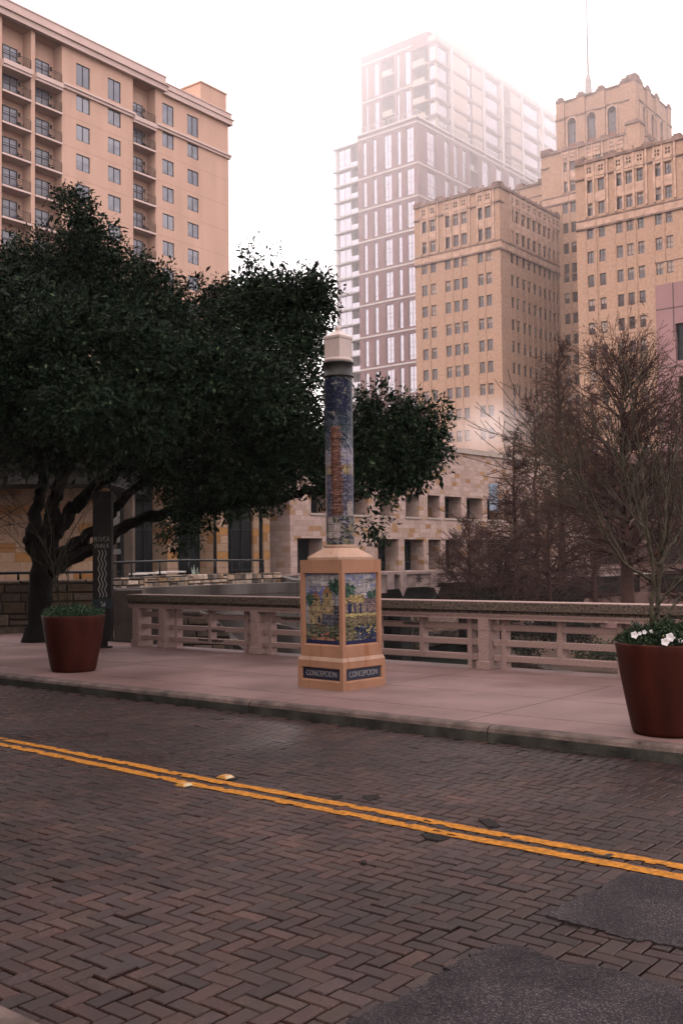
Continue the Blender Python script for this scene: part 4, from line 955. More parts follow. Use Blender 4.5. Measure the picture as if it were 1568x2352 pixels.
# terrace railing on top of the brick block
b = MB()
for i in range(14): x = LT0 + (LT1 - LT0) * i / 13; b.box(x - .04, x + .04, -.1, -.02, 87.25, 88.5)
b.box(LT0, LT1 + .1, -.1, -.02, 88.4, 88.5)
for i in range(45): y = GB * i / 44; b.box(LT1 + .02, LT1 + .1, y - .04, y + .04, 87.25, 88.5)
b.box(LT1 + .02, LT1 + .1, 0, GB, 88.4, 88.5); b.build('terrace_railing', m_band2, gt)
for y0, y1 in rrec:
    b = MB()
    for zt, zb in zip(str_z[:-1], str_z[1:]):
        z = (zt + zb) / 2; b.box(LT1 - 1.5, LT1 - .05, y0, y1, z - .15, z + .1); b.box(LT1 - .1, LT1 - .05, y0, (y0 + y1) / 2, z + .1, z + 1.1)
    b.build('balcony_stack', m_alu, gt)
# left bay: glass balconies floor by floor
b = MB(); ops = []; fl = [86.0, 81.3] + [81.3 - 3.23 * i for i in range(1, 22)]
for zt, zb in zip(fl[:-1], fl[1:]): ops.append((-18.6, -15.5, zb + .2, zt - .35, .15)); ops.append((-15.3, LT0 - .1, zb + .15, zt - .3, 1.5))
b.wall('s', .35, -19.4, LT0, GND, 86.0, ops, .15); b.face([(-19.4, .35, GND), (-19.4, GB, GND), (-19.4, GB, 86), (-19.4, .35, 86)])
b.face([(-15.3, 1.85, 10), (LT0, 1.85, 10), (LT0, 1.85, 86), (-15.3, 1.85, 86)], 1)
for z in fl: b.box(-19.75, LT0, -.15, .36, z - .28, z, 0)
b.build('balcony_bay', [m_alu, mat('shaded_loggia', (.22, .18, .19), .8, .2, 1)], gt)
for zt, zb in zip(fl[:-1], fl[1:]):
    gw.append(('s', -18.6, -15.5, .45, zb + .2, zt - .35))
for z in fl[1:]: b = MB(); b.box(-15.3, LT0 - .05, .28, .31, z, z + 1.05); b.build('balcony_glass', m_sky_glass, gt)
b = MB()
for i in range(9): b.box(-19.2 + i * .7, -19.14 + i * .7, .5, .56, 86, 87.6 if i % 3 else 88.6)
b.build('roof_railing', m_band2, gt)
# upper block, set back
UA0, UA1, UB = -17.6, 1.35, 7.0; UT = 105.6
us = [105.6, 97.5, 88.6]
b = MB(); ops = []
for zt, zb in zip(us[:-1], us[1:]):
    for x0, x1 in ((-16.5, -15.85), (-14.25, -12.9), (-8.4, -7.7), (-6.3, -4.8)): ops.append((x0, x1, zb + .5, zt - .7)); gw.append(('s', x0, x1, UB + .2, zb + .5, zt - .7))
    ops.append((-12.1, -9.0, zb + .4, zt - .6, 1.8))
cz = [105.1, 101.1, 97.2, 93.4, 90.1, 86.6]
for zt, zb in zip(cz[:-1], cz[1:]): ops.append((-4.2, -.55, zb + .1, zt - .45, 1.8))
b.wall('s', UB, UA0, -.45, 80, UT + 1.9, ops, .25)
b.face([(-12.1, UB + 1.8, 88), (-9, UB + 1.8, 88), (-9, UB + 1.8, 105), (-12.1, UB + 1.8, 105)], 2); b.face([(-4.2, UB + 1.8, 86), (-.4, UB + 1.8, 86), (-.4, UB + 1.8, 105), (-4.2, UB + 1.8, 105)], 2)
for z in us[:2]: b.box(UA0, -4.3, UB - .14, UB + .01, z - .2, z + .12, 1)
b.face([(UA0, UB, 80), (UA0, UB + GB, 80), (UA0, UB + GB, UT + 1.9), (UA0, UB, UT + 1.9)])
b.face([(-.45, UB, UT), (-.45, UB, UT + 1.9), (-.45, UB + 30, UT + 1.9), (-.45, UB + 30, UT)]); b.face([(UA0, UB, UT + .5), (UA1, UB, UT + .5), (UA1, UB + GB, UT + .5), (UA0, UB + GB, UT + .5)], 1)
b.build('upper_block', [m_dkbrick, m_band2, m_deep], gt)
for zt, zb in zip(us[:-1], us[1:]): z = (zt + zb) / 2; b = MB(); b.box(-12.1, -9, UB + .1, UB + 1.7, z - .15, z + .1, 0); b.box(-12.1, -9.6, UB + .05, UB + .12, z + .1, z + 1.1, 0); b.build('balcony', m_pale, gt)
for z in cz[1:-1]: b = MB(); b.box(-4.2, -.5, UB - .3, UB + 1.7, z - .3, z, 0); b.box(-4.2, -1.2, UB - .25, UB - .2, z, z + 1.0, 0); b.build('balcony', m_pale, gt)
b = MB(); ops = []; strips = [(UB + .6, UB + 4.9), (UB + 11.5, UB + 13.5), (UB + 18.2, UB + 24.4), (UB + 34.8, UB + 42), (UB + 44.6, UB + 51)]
strips = [s for s in strips]
UE = UB + 58
for zt, zb in zip(cz[:-1], cz[1:]):
    for y0, y1 in strips: ops.append((y0, y1, zb + .12, zt - .75, .3)); gw.append(('t', y0, y1, UA1 - .25, zb + .12, zt - .75))
    ops.append((UB + 26.4, UB + 29.2, zb + .12, zt - .75, 1.7))
b.wall('t', UA1, UB, UE, 86.6, UT + .6, ops, .3, 0); b.wall('s', UB, -.45, UA1, 86.6, UT + .6, [(-.45, 1.1, zb + .12, zt - .75) for zt, zb in zip(cz[:-1], cz[1:])], .3, 0)
for zt, zb in zip(cz[:-1], cz[1:]): gw.append(('s', -.45, 1.1, UB + .25, zb + .12, zt - .75))
b.face([(UA1 - 1.7, UB + 26.4, 86), (UA1 - 1.7, UB + 29.2, 86), (UA1 - 1.7, UB + 29.2, 105), (UA1 - 1.7, UB + 26.4, 105)], 1)
for z in cz[:-1]: b.box(UA1 - .01, UA1 + .22, UB - .2, UE, z - .62, z - .05, 2); b.box(-.45, UA1, UB - .2, UB + .01, z - .62, z - .05, 2)
for y in (UB + 5.4, UB + 17.7, UB + 25.3, UB + 34, UB + 43.2): b.box(UA1 - .01, UA1 + .3, y - .42, y + .42, 86, UT, 3)
b.build('glazed_corner', [m_pale, m_deep, mat('slab_edge', (.25, .19, .19), .8, .1, 1), m_band2], gt)
b = MB(); b.box(-15, -1.7, UB + 8, UB + 20, UT, 112.2); b.build('penthouse', m_pale, gt)
b = MB()
for (x, y) in ((1.0, UB + 20), (1.0, UB + 30)):
    b.tube([(x, y, UT), (x, y, UT + 4.6)], .07, 6); b.tube([(x, y, UT + 4.4), (x, y + 3.4, UT + 5.2)], .05, 6)
b.build('davit', m_alu, gt)
gw.sort(key=lambda q: -(q[4] + (30 if q[0] == 's' else 0)))
gk = {}
stuff = MB(); GM = [m_alu, m_sky_glass, m_alu, m_alu]
for i, (ax, a0, a1, c, z0, z1) in enumerate(gw):
    key = (round(a1 - a0, 2), round(z1 - z0, 2))
    if key not in gk:
        nh = (.16, .5, .66) if key[1] > 4 else (); nv = () if key[0] < 1.2 else ((.5,) if key[0] < 3.5 else (.2, .4, .6, .8))
        gk[key] = window_mesh('window', key[0], key[1], nv, nh, .08, GM)
    if i < 100: place_win(gk[key], gt, ax, a0, c, z0)
    else:
        me = gk[key]; M = Matrix.Translation((a0, c, z0)) if ax == 's' else Matrix.Translation((c, a0, z0)) @ Matrix.Rotation(R(90), 4, 'Z')
        o = len(stuff.v); stuff.v += [tuple(M @ v.co) for v in me.vertices]
        for p in me.polygons: stuff.f.append(tuple(o + q for q in p.vertices)); stuff.m.append(p.material_index); stuff.c.append(None); stuff.sm.append(False)
structure(stuff.build('window', GM, gt), 'stuff')
# ------------------------------------------------------------------ limestone building across the river
LIME = [(.0, (.62, .46, .42)), (.4, (.46, .325, .28)), (.74, (.60, .45, .40)), (.84, (.50, .35, .27)), (.93, (.40, .22, .115)), (.98, (.46, .28, .16))]
m_lime = ashlar('limestone_blocks', .62, .30, LIME, (.34, .26, .22), .02)
m_lime2 = ashlar('limestone_big_blocks', 1.0, .42, [(.0, (.42, .29, .21)), (.4, (.37, .25, .17)), (.7, (.44, .31, .22)), (.85, (.30, .15, .06)), (.95, (.40, .21, .08))], (.22, .16, .12), .02, .9, .8)
m_cop = mat('limestone_coping', (.46, .37, .32), .8, .12, 2, .2, .2)
m_dglass = mat('dark_glazing', (.012, .016, .018), .25, .3, .3, 0, .12)
PS = A(870, 1282, 66); PY = R(40)
lib = thing('limestone_building', 'low limestone block building with two rows of deep dark windows', 'building', (PS.x, PS.y, 0), -PY)
up = [(-6.4, -4.6), (-2.6, -1.0), (.15, 1.6), (2.9, 4.4), (5.36, 6.82), (7.4, 9.48), (10.12, 12.2), (12.82, 14.9), (15.2, 17.0), (17.97, 19.6), (20.6, 22.2), (23.2, 24.8)]
lowr = [(-7.6, -5.4), (-4.6, -2.5), (-.1, 2.07), (2.7, 4.86), (5.39, 6.85), (7.41, 9.47), (10.13, 12.26), (12.86, 14.9), (15.2, 17.2), (18, 20), (20.6, 22.2), (23.2, 24.8)]
UZ, LZ = (4.37, 5.88), (.84, 2.89)
b = MB(); b.wall('t', 0, -8.2, 30, GND, 9.0, [(y0, y1, *UZ) for y0, y1 in up] + [(y0, y1, *LZ) for y0, y1 in lowr], 1.15)
b.face([(0, -8.2, GND), (0, -8.2, 9), (-14, -8.2, 9), (-14, -8.2, GND)]); b.face([(0, 30, GND), (0, 30, 9), (-14, 30, 9), (-14, 30, GND)]); b.face([(0, -8.2, 8.9), (0, 30, 8.9), (-14, 30, 8.9), (-14, -8.2, 8.9)])
b.build('wall', m_lime, lib)
b = MB()
b.box(-.5, .14, -8.3, 30, 8.98, 9.3); b.box(-.5, .06, -8.3, 30, 9.3, 9.36)
for y0, y1 in up: b.box(-.05, .07, y0 - .1, y1 + .1, UZ[0] - .13, UZ[0] - .003)
b.build('coping', m_cop, lib)
for lst, (z0, z1) in ((up, UZ), (lowr, LZ)):
    for y0, y1 in lst:
        me = window_mesh('window', round(y1 - y0, 2), z1 - z0, (.5,), (.28,) if z1 < 4 else (), .05, [m_frame, m_dglass, m_frame, m_frame])
        put('window', me, lib, (-1.1, y0, z0), R(90))
# bluish panes further along the wall, their lit look put into the colour
pc = A(1234, 1136, 74)
b = MB(); b.box(-.5, .5, 0, .1, -1, 1, 0)
for z in (-.5, 0, .5): b.box(-.5, .5, -.02, 0, z - .03, z + .03, 1)
o = b.build('window', [mat('blue_pane', (.30, .36, .44), .15, .2, 2, spec=.6), m_frame], lib)
Mi = (Matrix.Translation((PS.x, PS.y, 0)) @ Matrix.Rotation(-PY, 4, 'Z')).inverted(); q = Mi @ pc; o.location = (.12, q.y, q.z); o.rotation_euler = (0, 0, R(90))

# colonnade wing to the left: square stone piers before dark glass under a stone fascia
m_soffit = mat('dark_soffit', (.016, .014, .013), .9, .2, 1)  # near-black colour puts the shade under the roof into the surface
col = thing('colonnade_building', 'dark glazed colonnade building with square rough stone piers', 'building')
zt = .85
def pier(u0, um, u1, y, ztop, name='pier'):
    """near corner at um: the wide face looks left-forward, the narrow one right-forward"""
    c = A(um, 1300, y); s0 = (um - u0) / FPX * y / SD.x; t1 = (u1 - um) / FPX * y / TD.x
    b = MB(); o = SD * 0
    P = [(0, 0), (-s0, 0), (-s0, t1), (0, t1)]
    T = Matrix.Translation((c.x, c.y, 0)) @ Matrix.Rotation(-YAW, 4, 'Z')
    b.box(-s0, 0, 0, t1, zt - .3, ztop, 0)
    o = put(name, b.mesh(name, [m_lime2]), col, (c.x, c.y, 0), -YAW); return o
pier(345, 385, 405, 52, 6.3); pier(455, 499, 521, 54, 6.3); pier(578, 583, 594, 57, 6.3); pier(604, 606, 619, 50, 4.6)
for (u0, u1, y) in ((255, 262, 51), (285, 305, 50)):
    c = A(u0, 1300, y); b = MB(); b.box(0, (u1 - u0) / FPX * y, 0, .6, zt - .3, 6.3); put('jamb', b.mesh('jamb', [mat('brown_stone_jamb', (.14, .10, .075), .9, .25, 2, .3)]), col, (c.x, c.y, 0))
bk0, bk1 = A(225, 1300, 56), A(672, 1300, 61.5)
b = MB(); b.face([(bk0.x, bk0.y, zt - 1), (bk1.x, bk1.y, zt - 1), (bk1.x, bk1.y, 6.4), (bk0.x, bk0.y, 6.4)]); b.build('glass_wall', m_dglass, col)
b = MB()
for i in range(1, 18):
    p = bk0.lerp(bk1, i / 18); b.box(p.x - .04, p.x + .04, p.y - .12, p.y - .02, zt - 1, 6.35)
for z in (1.1, 3.4, 5.2): 
    d = (bk1 - bk0); a = math.atan2(d.y, d.x); T = Matrix.Translation((bk0.x, bk0.y, 0)) @ Matrix.Rotation(a, 4, 'Z'); b.box(0, d.length, -.1, -.02, z - .04, z + .04, T=T)
b.build('mullions', m_frame, col)
f0, f1 = A(232, 1300, 49.0), A(670, 1300, 58.6)
d = f1 - f0; a = math.atan2(d.y, d.x); T = Matrix.Translation((f0.x, f0.y, 0)) @ Matrix.Rotation(a, 4, 'Z')
b = MB(); b.box(-1, d.length, 0, 12, 6.3, 9.3, T=T); put('fascia', b.mesh('fascia', [m_lime]), col)
# plain rough stone wall at the far left with a deep eave over it
lw0, lw1 = A(-330, 1300, 46), A(243, 1300, 46); ztw = A(100, 1122, 46).z
b = MB(); b.box(0, lw1.x - lw0.x, 0, .8, -1, ztw); o = put('stone_wall', b.mesh('stone_wall', [m_lime2]), None, (lw0.x, lw0.y, 0))
tag(o, 'rough tan and orange limestone wall behind the big oak trunk', 'wall')
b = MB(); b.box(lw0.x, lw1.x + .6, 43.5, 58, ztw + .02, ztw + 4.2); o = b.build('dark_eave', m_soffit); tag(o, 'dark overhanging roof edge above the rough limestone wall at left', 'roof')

# terrace before the colonnade, its old rubble wall and handrail
m_terr = mat('terrace_paving', (.16, .11, .096), .8, .15, 1, .2)
b = MB(); P = [A(-300, 1300, 45.9), A(690, 1300, 64), A(690, 1300, 37.6), A(604, 1300, 36.2), A(420, 1300, 31.5), A(200, 1300, 28.3), A(-300, 1300, 27.5)]
b.prism([(p.x, p.y) for p in P], -4.7, .82); structure(b.build('terrace', m_terr))
m_blk = vmat('rubble_block', .9, .2, .6, 22, 0, .25, 9)
m_joint2 = mat('dark_mortar', (.05, .04, .034), .95, .3, 6)
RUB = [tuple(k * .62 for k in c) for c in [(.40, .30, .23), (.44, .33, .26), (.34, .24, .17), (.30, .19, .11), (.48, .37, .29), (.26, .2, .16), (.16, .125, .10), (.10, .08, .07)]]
RUBD = [tuple(k * .42 for k in c) for c in [(.20, .15, .115), (.17, .13, .10), (.23, .17, .13), (.14, .105, .08), (.19, .135, .085)]]  # palette darkened to put the oak's shade into the wall
def rubble(b, A0, A1, z0f, z1f, bw, bh, rng, pal, thick=.35, wts=None):
    """random ashlar laid as separate blocks, on a straight run from A0 to A1; z0f/z1f give foot and top along it"""
    d = A1 - A0; L = d.length; a = math.atan2(d.y, d.x); T = Matrix.Translation((A0.x, A0.y, 0)) @ Matrix.Rotation(a, 4, 'Z')
    zmin, zmax = min(z0f(0), z0f(1)), max(z1f(0), z1f(1))
    z = zmin
    while z < zmax - .02:
        h = bh * rng.choice((.75, 1, 1, 1.35)); x = -rng.random() * bw
        if z + h > zmax: h = zmax - z
        while x < L:
            wd = bw * rng.uniform(.45, 1.6); x0, x1 = max(0, x), min(L, x + wd); xm = ((x0 + x1) / 2) / L; zb, zt_ = z0f(xm), z1f(xm)
            parts = [(z, z + h)] if rng.random() < .75 or h < bh * .9 else [(z, z + h * .5), (z + h * .5, z + h)]
            for (q0, q1) in parts:
                if q1 > zb and q0 < zt_ and x1 - x0 > .03:
                    q1 = min(q1, zt_); g = .012; e = rng.uniform(0, .03)
                    kk_ = rng.uniform(.75, 1.2); c = [k * kk_ for k in (rng.choices(pal, wts)[0] if wts else rng.choice(pal))]
                    x0_, x1_, r = x0 + g, x1 - g, min(.02, (x1 - x0) * .2)
                    o = [(x0_, 0, q0 + g), (x1_, 0, q0 + g), (x1_, 0, q1 - g), (x0_, 0, q1 - g)]
                    i_ = [(x0_ + r, -e - .02, q0 + g + r), (x1_ - r, -e - .02 - rng.uniform(0, .015), q0 + g + r), (x1_ - r, -e - .02, q1 - g - r), (x0_ + r, -e - .02, q1 - g - r)]
                    for k in range(4): j = (k + 1) % 4; b.face([T @ Vector(o[k]), T @ Vector(o[j]), T @ Vector(i_[j]), T @ Vector(i_[k])], 0, c)
                    b.face([T @ Vector(p) for p in i_], 0, c)
            x += wd
        z += h
    n = 12
    for i in range(n):
        f0, f1 = i / n, (i + 1) / n
        P = [(f0 * L, z0f(f0)), (f1 * L, z0f(f1)), (f1 * L, z1f(f1) - .01), (f0 * L, z1f(f0) - .01)]
        b.face([T @ Vector((x, .001, z)) for x, z in P], 1); b.face([T @ Vector((x, thick, z)) for x, z in P], 1)
        b.face([T @ Vector((P[3][0], .001, P[3][1])), T @ Vector((P[2][0], .001, P[2][1])), T @ Vector((P[2][0], thick, P[2][1])), T @ Vector((P[3][0], thick, P[3][1]))], 1)
    b.face([T @ Vector((L, .001, z0f(1))), T @ Vector((L, thick, z0f(1))), T @ Vector((L, thick, z1f(1))), T @ Vector((L, .001, z1f(1)))], 1)
rr = random.Random(4)
b = MB(); pts = [A(236, 1300, 28.6), A(330, 1300, 29.6), A(430, 1300, 31.5), A(520, 1300, 33.8), A(604, 1300, 36.0)]
tops = [A(236, 1329, 28.6).z, A(330, 1324, 29.6).z, A(430, 1319, 31.5).z, A(520, 1317, 33.8).z, A(604, 1315, 36.0).z]
for i in range(4):
    z0_, z1_ = tops[i], tops[i + 1]
    rubble(b, pts[i], pts[i + 1], lambda f: .2, (lambda f, a=z0_, c=z1_: a + (c - a) * f), .30, .15, rr, RUB, .4)
rubble(b, pts[4], pts[4] + Vector((.75, .65, 0)) * .8, lambda f: .2, lambda f: tops[4], .3, .15, rr, RUB, .3)
o = b.build('rubble_wall', [m_blk, m_joint2]); tag(o, 'curving low wall of stained tan rubble carrying a black handrail', 'wall')
def handrail(pts, tops, label, n_post, hh=.42):
    t = thing('handrail', label, 'handrail', pts[0])
    b = MB(); P = [Vector((p.x, p.y + .2, z + hh)) - Vector(pts[0]) for p, z in zip(pts, tops)]
    b.tube(P, .035, 6); b.build('rail', m_black, t)
    for k in range(n_post):
        f = k / (n_post - 1) * (len(P) - 1); i = min(int(f), len(P) - 2); q = P[i].lerp(P[i + 1], f - i); b = MB(); b.tube([(q.x, q.y, q.z - hh), q], .03, 6); b.build('upright', m_black, t)
handrail(pts, tops, 'black pipe handrail along the curving rubble wall', 7)
# stone retaining wall beside the oak, with its own rail
b = MB(); p0, p1 = A(-260, 1300, 22.6), A(258, 1300, 23.4); ztl = A(110, 1332, 23).z
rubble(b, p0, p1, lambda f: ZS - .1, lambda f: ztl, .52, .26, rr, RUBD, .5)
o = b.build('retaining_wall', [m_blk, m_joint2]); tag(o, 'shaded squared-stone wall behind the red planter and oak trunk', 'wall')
hp_ = [A(-260, 1300, 22.8), A(0, 1300, 23.0), A(250, 1300, 23.6)]; handrail(hp_, [ztl] * 3, 'black handrail on top of the shaded squared-stone wall', 8, .16)
b = MB(); b.prism([(p.x, p.y) for p in (A(-300, 1300, 23.1), A(262, 1300, 23.6), A(240, 1300, 28.7), A(-300, 1300, 28.4))], -4.6, ztl - .12); structure(b.build('planting_bed', m_soil))
# concrete wall under the terrace
m_conc = mat('stained_concrete', (.062, .052, .047), .85, .35, 1.2, .3, .25, stretch=(1, 1, .25), col2=(.11, .095, .088))
def conc_wall(pts, tops, zb, thick, label, name='concrete_wall', cap=0.):
    b = MB()
    for i in range(len(pts) - 1):
        a, c = pts[i], pts[i + 1]; n_ = Vector((-(c - a).y, (c - a).x, 0)).normalized() * thick
        q = [(a, tops[i]), (c, tops[i + 1])]
        b.face([(a.x, a.y, zb), (c.x, c.y, zb), (c.x, c.y, tops[i + 1]), (a.x, a.y, tops[i])])
        b.face([(a.x, a.y, tops[i]), (c.x, c.y, tops[i + 1]), (c.x + n_.x, c.y + n_.y, tops[i + 1]), (a.x + n_.x, a.y + n_.y, tops[i])], 1)
        b.face([(a.x + n_.x, a.y + n_.y, zb), (c.x + n_.x, c.y + n_.y, zb), (c.x + n_.x, c.y + n_.y, tops[i + 1]), (a.x + n_.x, a.y + n_.y, tops[i])])
        L = (c - a).length; m = int(L / 2.2)
        for k in range(m):                                   # pour joints
            f = (k + .5) / m; p = a.lerp(c, f); z = tops[i] + (tops[i + 1] - tops[i]) * f
            b.box(p.x - .012, p.x + .012, p.y - .012, p.y + .01, zb, z, 2)
        d_ = (c - a); T = Matrix.Translation((a.x, a.y, 0)) @ Matrix.Rotation(math.atan2(d_.y, d_.x), 4, 'Z')
        b.box(0, L, -.006, .01, min(tops[i], tops[i + 1]) - .30, min(tops[i], tops[i + 1]) - .27, 2, T=T)
    a, c = pts[-1], pts[0]
    o = b.build(name, [m_conc, mat('dark_wall_top', (.085, .07, .063), .8, .25, 2), m_joint2]); tag(o, label, 'wall'); return o  # wall tops take a dark concrete tone
P = [A(236, 1300, 26.5), A(330, 1300, 27), A(480, 1300, 28), A(600, 1300, 29.2), A(760, 1300, 31)]
conc_wall(P, [A(236, 1353, 26.5).z, A(330, 1350, 27).z, A(480, 1344, 28).z, A(600, 1340, 29.2).z, A(760, 1335, 31).z], -4.6, .4, 'long grey streaked concrete wall below the rubble terrace wall')
P = [A(668, 1300, 40), A(640, 1300, 37), A(672, 1300, 34.6), A(760, 1300, 33.5)]
conc_wall(P, [A(668, 1322, 40).z, A(640, 1323, 37).z, A(672, 1332, 34.6).z, A(760, 1338, 33.5).z], -1, .3, 'short curved concrete ramp wall left of the tiled column')
# rough stair wall seen between the railing bars, falling to the river
b = MB(); p0, p1 = A(360, 1300, 22.6), A(585, 1300, 22.4)
rubble(b, p0, p1, lambda f: -4.5, lambda f: (A(430, 1404, 22.5).z if f < .45 else A(430, 1404, 22.5).z - (f - .45) * 1.9), .36, .2, rr, [(.16, .11, .09), (.14, .1, .078), (.18, .13, .11), (.1, .075, .06), (.06, .05, .042)], .5)
o = b.build('stair_wall', [m_blk, m_joint2]); tag(o, 'sloping rubble stair wall seen through the left bars of the concrete railing', 'wall')
P = [A(470, 1300, 24.0), A(720, 1300, 24.6)]; conc_wall(P, [A(470, 1402, 24).z, A(720, 1450, 24.6).z], -4.6, .3, 'grey concrete stair wall stepping down behind the railing', 'stair_wall')
conc_wall([A(565, 1300, 25), A(690, 1300, 25.3)], [-.05, -.12], -4.6, .3, 'low concrete landing wall behind the railing left of the tiled column', 'landing_wall')
# dark stair enclosure at the left end of the railing
b = MB(); c = A(262, 1470, 20.6); b.box(0, .55, 0, .4, ZS, A(262, 1356, 20.6).z, 0); b.box(.6, 1.05, .3, .6, ZS, A(262, 1376, 20.6).z); o = put('gate_pier', b.mesh('gate_pier', [mat('brown_pier', (.12, .095, .08), .85, .3, 3, .3)]), None, (c.x, c.y, 0)); tag(o, 'brown concrete gate pier between the sign pylon and the railing end', 'pier')

# terrace furniture: tables, agave, lamp pole
m_pwhite = mat('white_painted_slats', (.62, .56, .52), .6, .1, 6)
for (u, v, y, wd, lab) in ((347, 1315, 33, .9, 'white slatted terrace table at the left end behind the rubble wall'), (392, 1312, 34.5, .9, 'white slatted terrace table at the middle behind the rubble wall'), (318, 1317, 31.2, .5, 'small white stool at the terrace edge near the sign pylon')):
    c = A(u, v, y); t = thing('terrace_table', lab, 'table', (c.x, c.y, .82), .3)
    h = c.z - .82
    b = MB()
    for i in range(5): b.box(-wd / 2, wd / 2, -.35 + i * .145, -.23 + i * .145, h - .04, h)
    b.build('table_top', m_pwhite, t)
    for sx in (-1, 1):
        for sy in (-1, 1): b = MB(); b.box(sx * wd * .42 - .03, sx * wd * .42 + .03, sy * .3 - .03, sy * .3 + .03, 0, h - .04); b.build('leg', m_black, t)
c = A(745 / 1.8447 / 1.0 + 0, 1308, 36); c = A(447, 1308, 37)
t = thing('agave', 'spiky pale agave behind the rubble wall in front of the stone pier', 'plant', (c.x, c.y, .82))
b = MB()
for i in range(18):
    a = rr.uniform(0, 2 * math.pi); el = rr.uniform(.35, 1.3); l = rr.uniform(.5, .95); d_ = Vector((math.cos(a) * math.cos(el), math.sin(a) * math.cos(el), math.sin(el))); sdv = Vector((-math.sin(a), math.cos(a), 0)) * .05
    p0 = Vector((0, 0, .05)); pm = p0 + d_ * l * .5; p1 = p0 + d_ * l - Vector((0, 0, .12 * (1.3 - el)))
    b.face([p0 - sdv, p0 + sdv, pm + sdv * .9, pm - sdv * .9]); b.face([pm - sdv * .9, pm + sdv * .9, p1])
b.build('leaves', mat('agave_leaf', (.22, .25, .21), .5, .2, 5), t)
c = A(494, 1312, 36); t = thing('lamp_pole', 'slim black pole rising from the terrace beside the second stone pier', 'pole', (c.x, c.y, .82)); b = MB(); b.tube([(0, 0, 0), (0, 0, 4.2)], [.055, .04], 8); b.build('pole', m_black, t); b = MB(); b.lathe([(0, 0), (.11, 0), (.11, .12), (.06, .2)], 12); b.build('base', m_black, t); b = MB(); b.lathe([(.02, 4.2), (.18, 4.25), (.2, 4.6), (.03, 4.75)], 12); b.build('lamp_head', m_black, t)

# ------------------------------------------------------------------ river, banks and the old stone bridge
m_water = mat('river_water', (.012, .014, .011), .3, .4, .5, .3, .0, bscale=2.2, stretch=(1, 2.5, 1))
b = MB(); b.face([(-40, 14, -4.2), (60, 14, -4.2), (60, 110, -4.2), (-40, 110, -4.2)]); structure(b.build('river', m_water))
m_path = mat('river_walk_paving', (.10, .06, .043), .75, .2, 1.5, .2, .3)
m_bankstone = mat('rough_bank_stone', (.13, .10, .085), .9, .5, 2.2, .8, .2, bscale=8)
m_gc = None
def bank(pts, ztop, name='river_bank'):
    b = MB(); b.prism([(p.x, p.y) for p in pts], -4.7, ztop); return structure(b.build(name, m_path))
zb = -3.55
e1 = [G(560, 1520, zb), G(868, 1475, zb), G(940, 1470, zb), G(1040, 1455, zb), G(1100, 1450, zb), G(1180, 1440, zb)]
bank(e1 + [Vector((45, 85, 0)), Vector((-30, 85, 0)), Vector((-14, 45, 0))], zb, 'river_walk')
e2 = [G(1110, 1472, zb), G(1135, 1500, zb), G(1190, 1525, zb), G(1250, 1535, zb), G(1310, 1550, zb), G(1390, 1585, zb), G(1480, 1650, zb)]
bank(e2 + [Vector((30, 20, 0)), Vector((44, 82, 0)), G(1120, 1452, zb)], zb - .02, 'river_walk')
def kerbstones(edge, z, label, seed):
    r2 = random.Random(seed); t = thing('bank_edging', label, 'stone edging', edge[0])
    for a, c in zip(edge[:-1], edge[1:]):
        L = (c - a).length; n_ = max(1, int(L / 1.1))
        for k in range(n_):
            p = a.lerp(c, (k + .5) / n_) - Vector(edge[0]); b = MB(); T = Matrix.Translation((p.x, p.y, r2.uniform(-.03, .08))) @ Matrix.Rotation(math.atan2((c - a).y, (c - a).x) + r2.uniform(-.15, .15), 4, 'Z')
            b.box(-L / n_ * .52, L / n_ * .52, -.5, .25, -.6, r2.uniform(.1, .28), T=T, bev=.09); b.build('stone', m_bankstone, t)
E1 = [Vector((p.x, p.y, zb)) for p in e1[:5]]; E2 = [Vector((p.x, p.y, zb)) for p in e2]
kerbstones(E1, zb, 'line of rough pale stones edging the far river bank', 3); kerbstones(E2, zb, 'curved line of rough boulders edging the right river bank', 5)
# old bridge with lattice parapet, star panel and dark arch
m_bst = mat('old_bridge_stone', (.30, .22, .205), .9, .3, 2, .4, .2, bscale=14)
B0 = A(800, 1300, 56); BY = R(44); bd = Vector((math.sin(BY), math.cos(BY), 0)); BL = 30.0
br = thing('stone_footbridge', 'old pale stone footbridge with lattice parapet and star panel over dark arches', 'bridge', (B0.x, B0.y, 0), math.pi / 2 - BY)
def alongu(u, v=1330):
    d_ = ray(u, v); n_ = np.array([-bd.y, bd.x]); t_ = (n_ @ np.array([B0.x, B0.y])) / (n_ @ d_[:2]); p = EYE[:2] + d_[:2] * t_; return float((p - np.array([B0.x, B0.y])) @ np.array([bd.x, bd.y])), float(CAMH + d_[2] * t_)
xa, _ = alongu(918); xb, _ = alongu(1003); ztb = alongu(940, 1313)[1]; zpb = alongu(940, 1335)[1]; zar = alongu(925, 1352)[1]
xs0, _ = alongu(928); xs1, _ = alongu(985)
b = MB()
b.box(-6, BL, -.1, .35, ztb - .14, ztb)                                  # coping
b.box(-6, xs0 - 1.5, .0, .25, zpb - .6, ztb - .14); b.box(xs0, xs1 + .3, .0, .25, zpb - .35, ztb - .14)
for x in (xs0 - 1.3, xs0 - .2, xs1 + .3, xs1 + 5.2, xs1 + 10.2, xs1 + 15): b.box(x - .28, x + .28, -.14, .35, zar, ztb - .14)
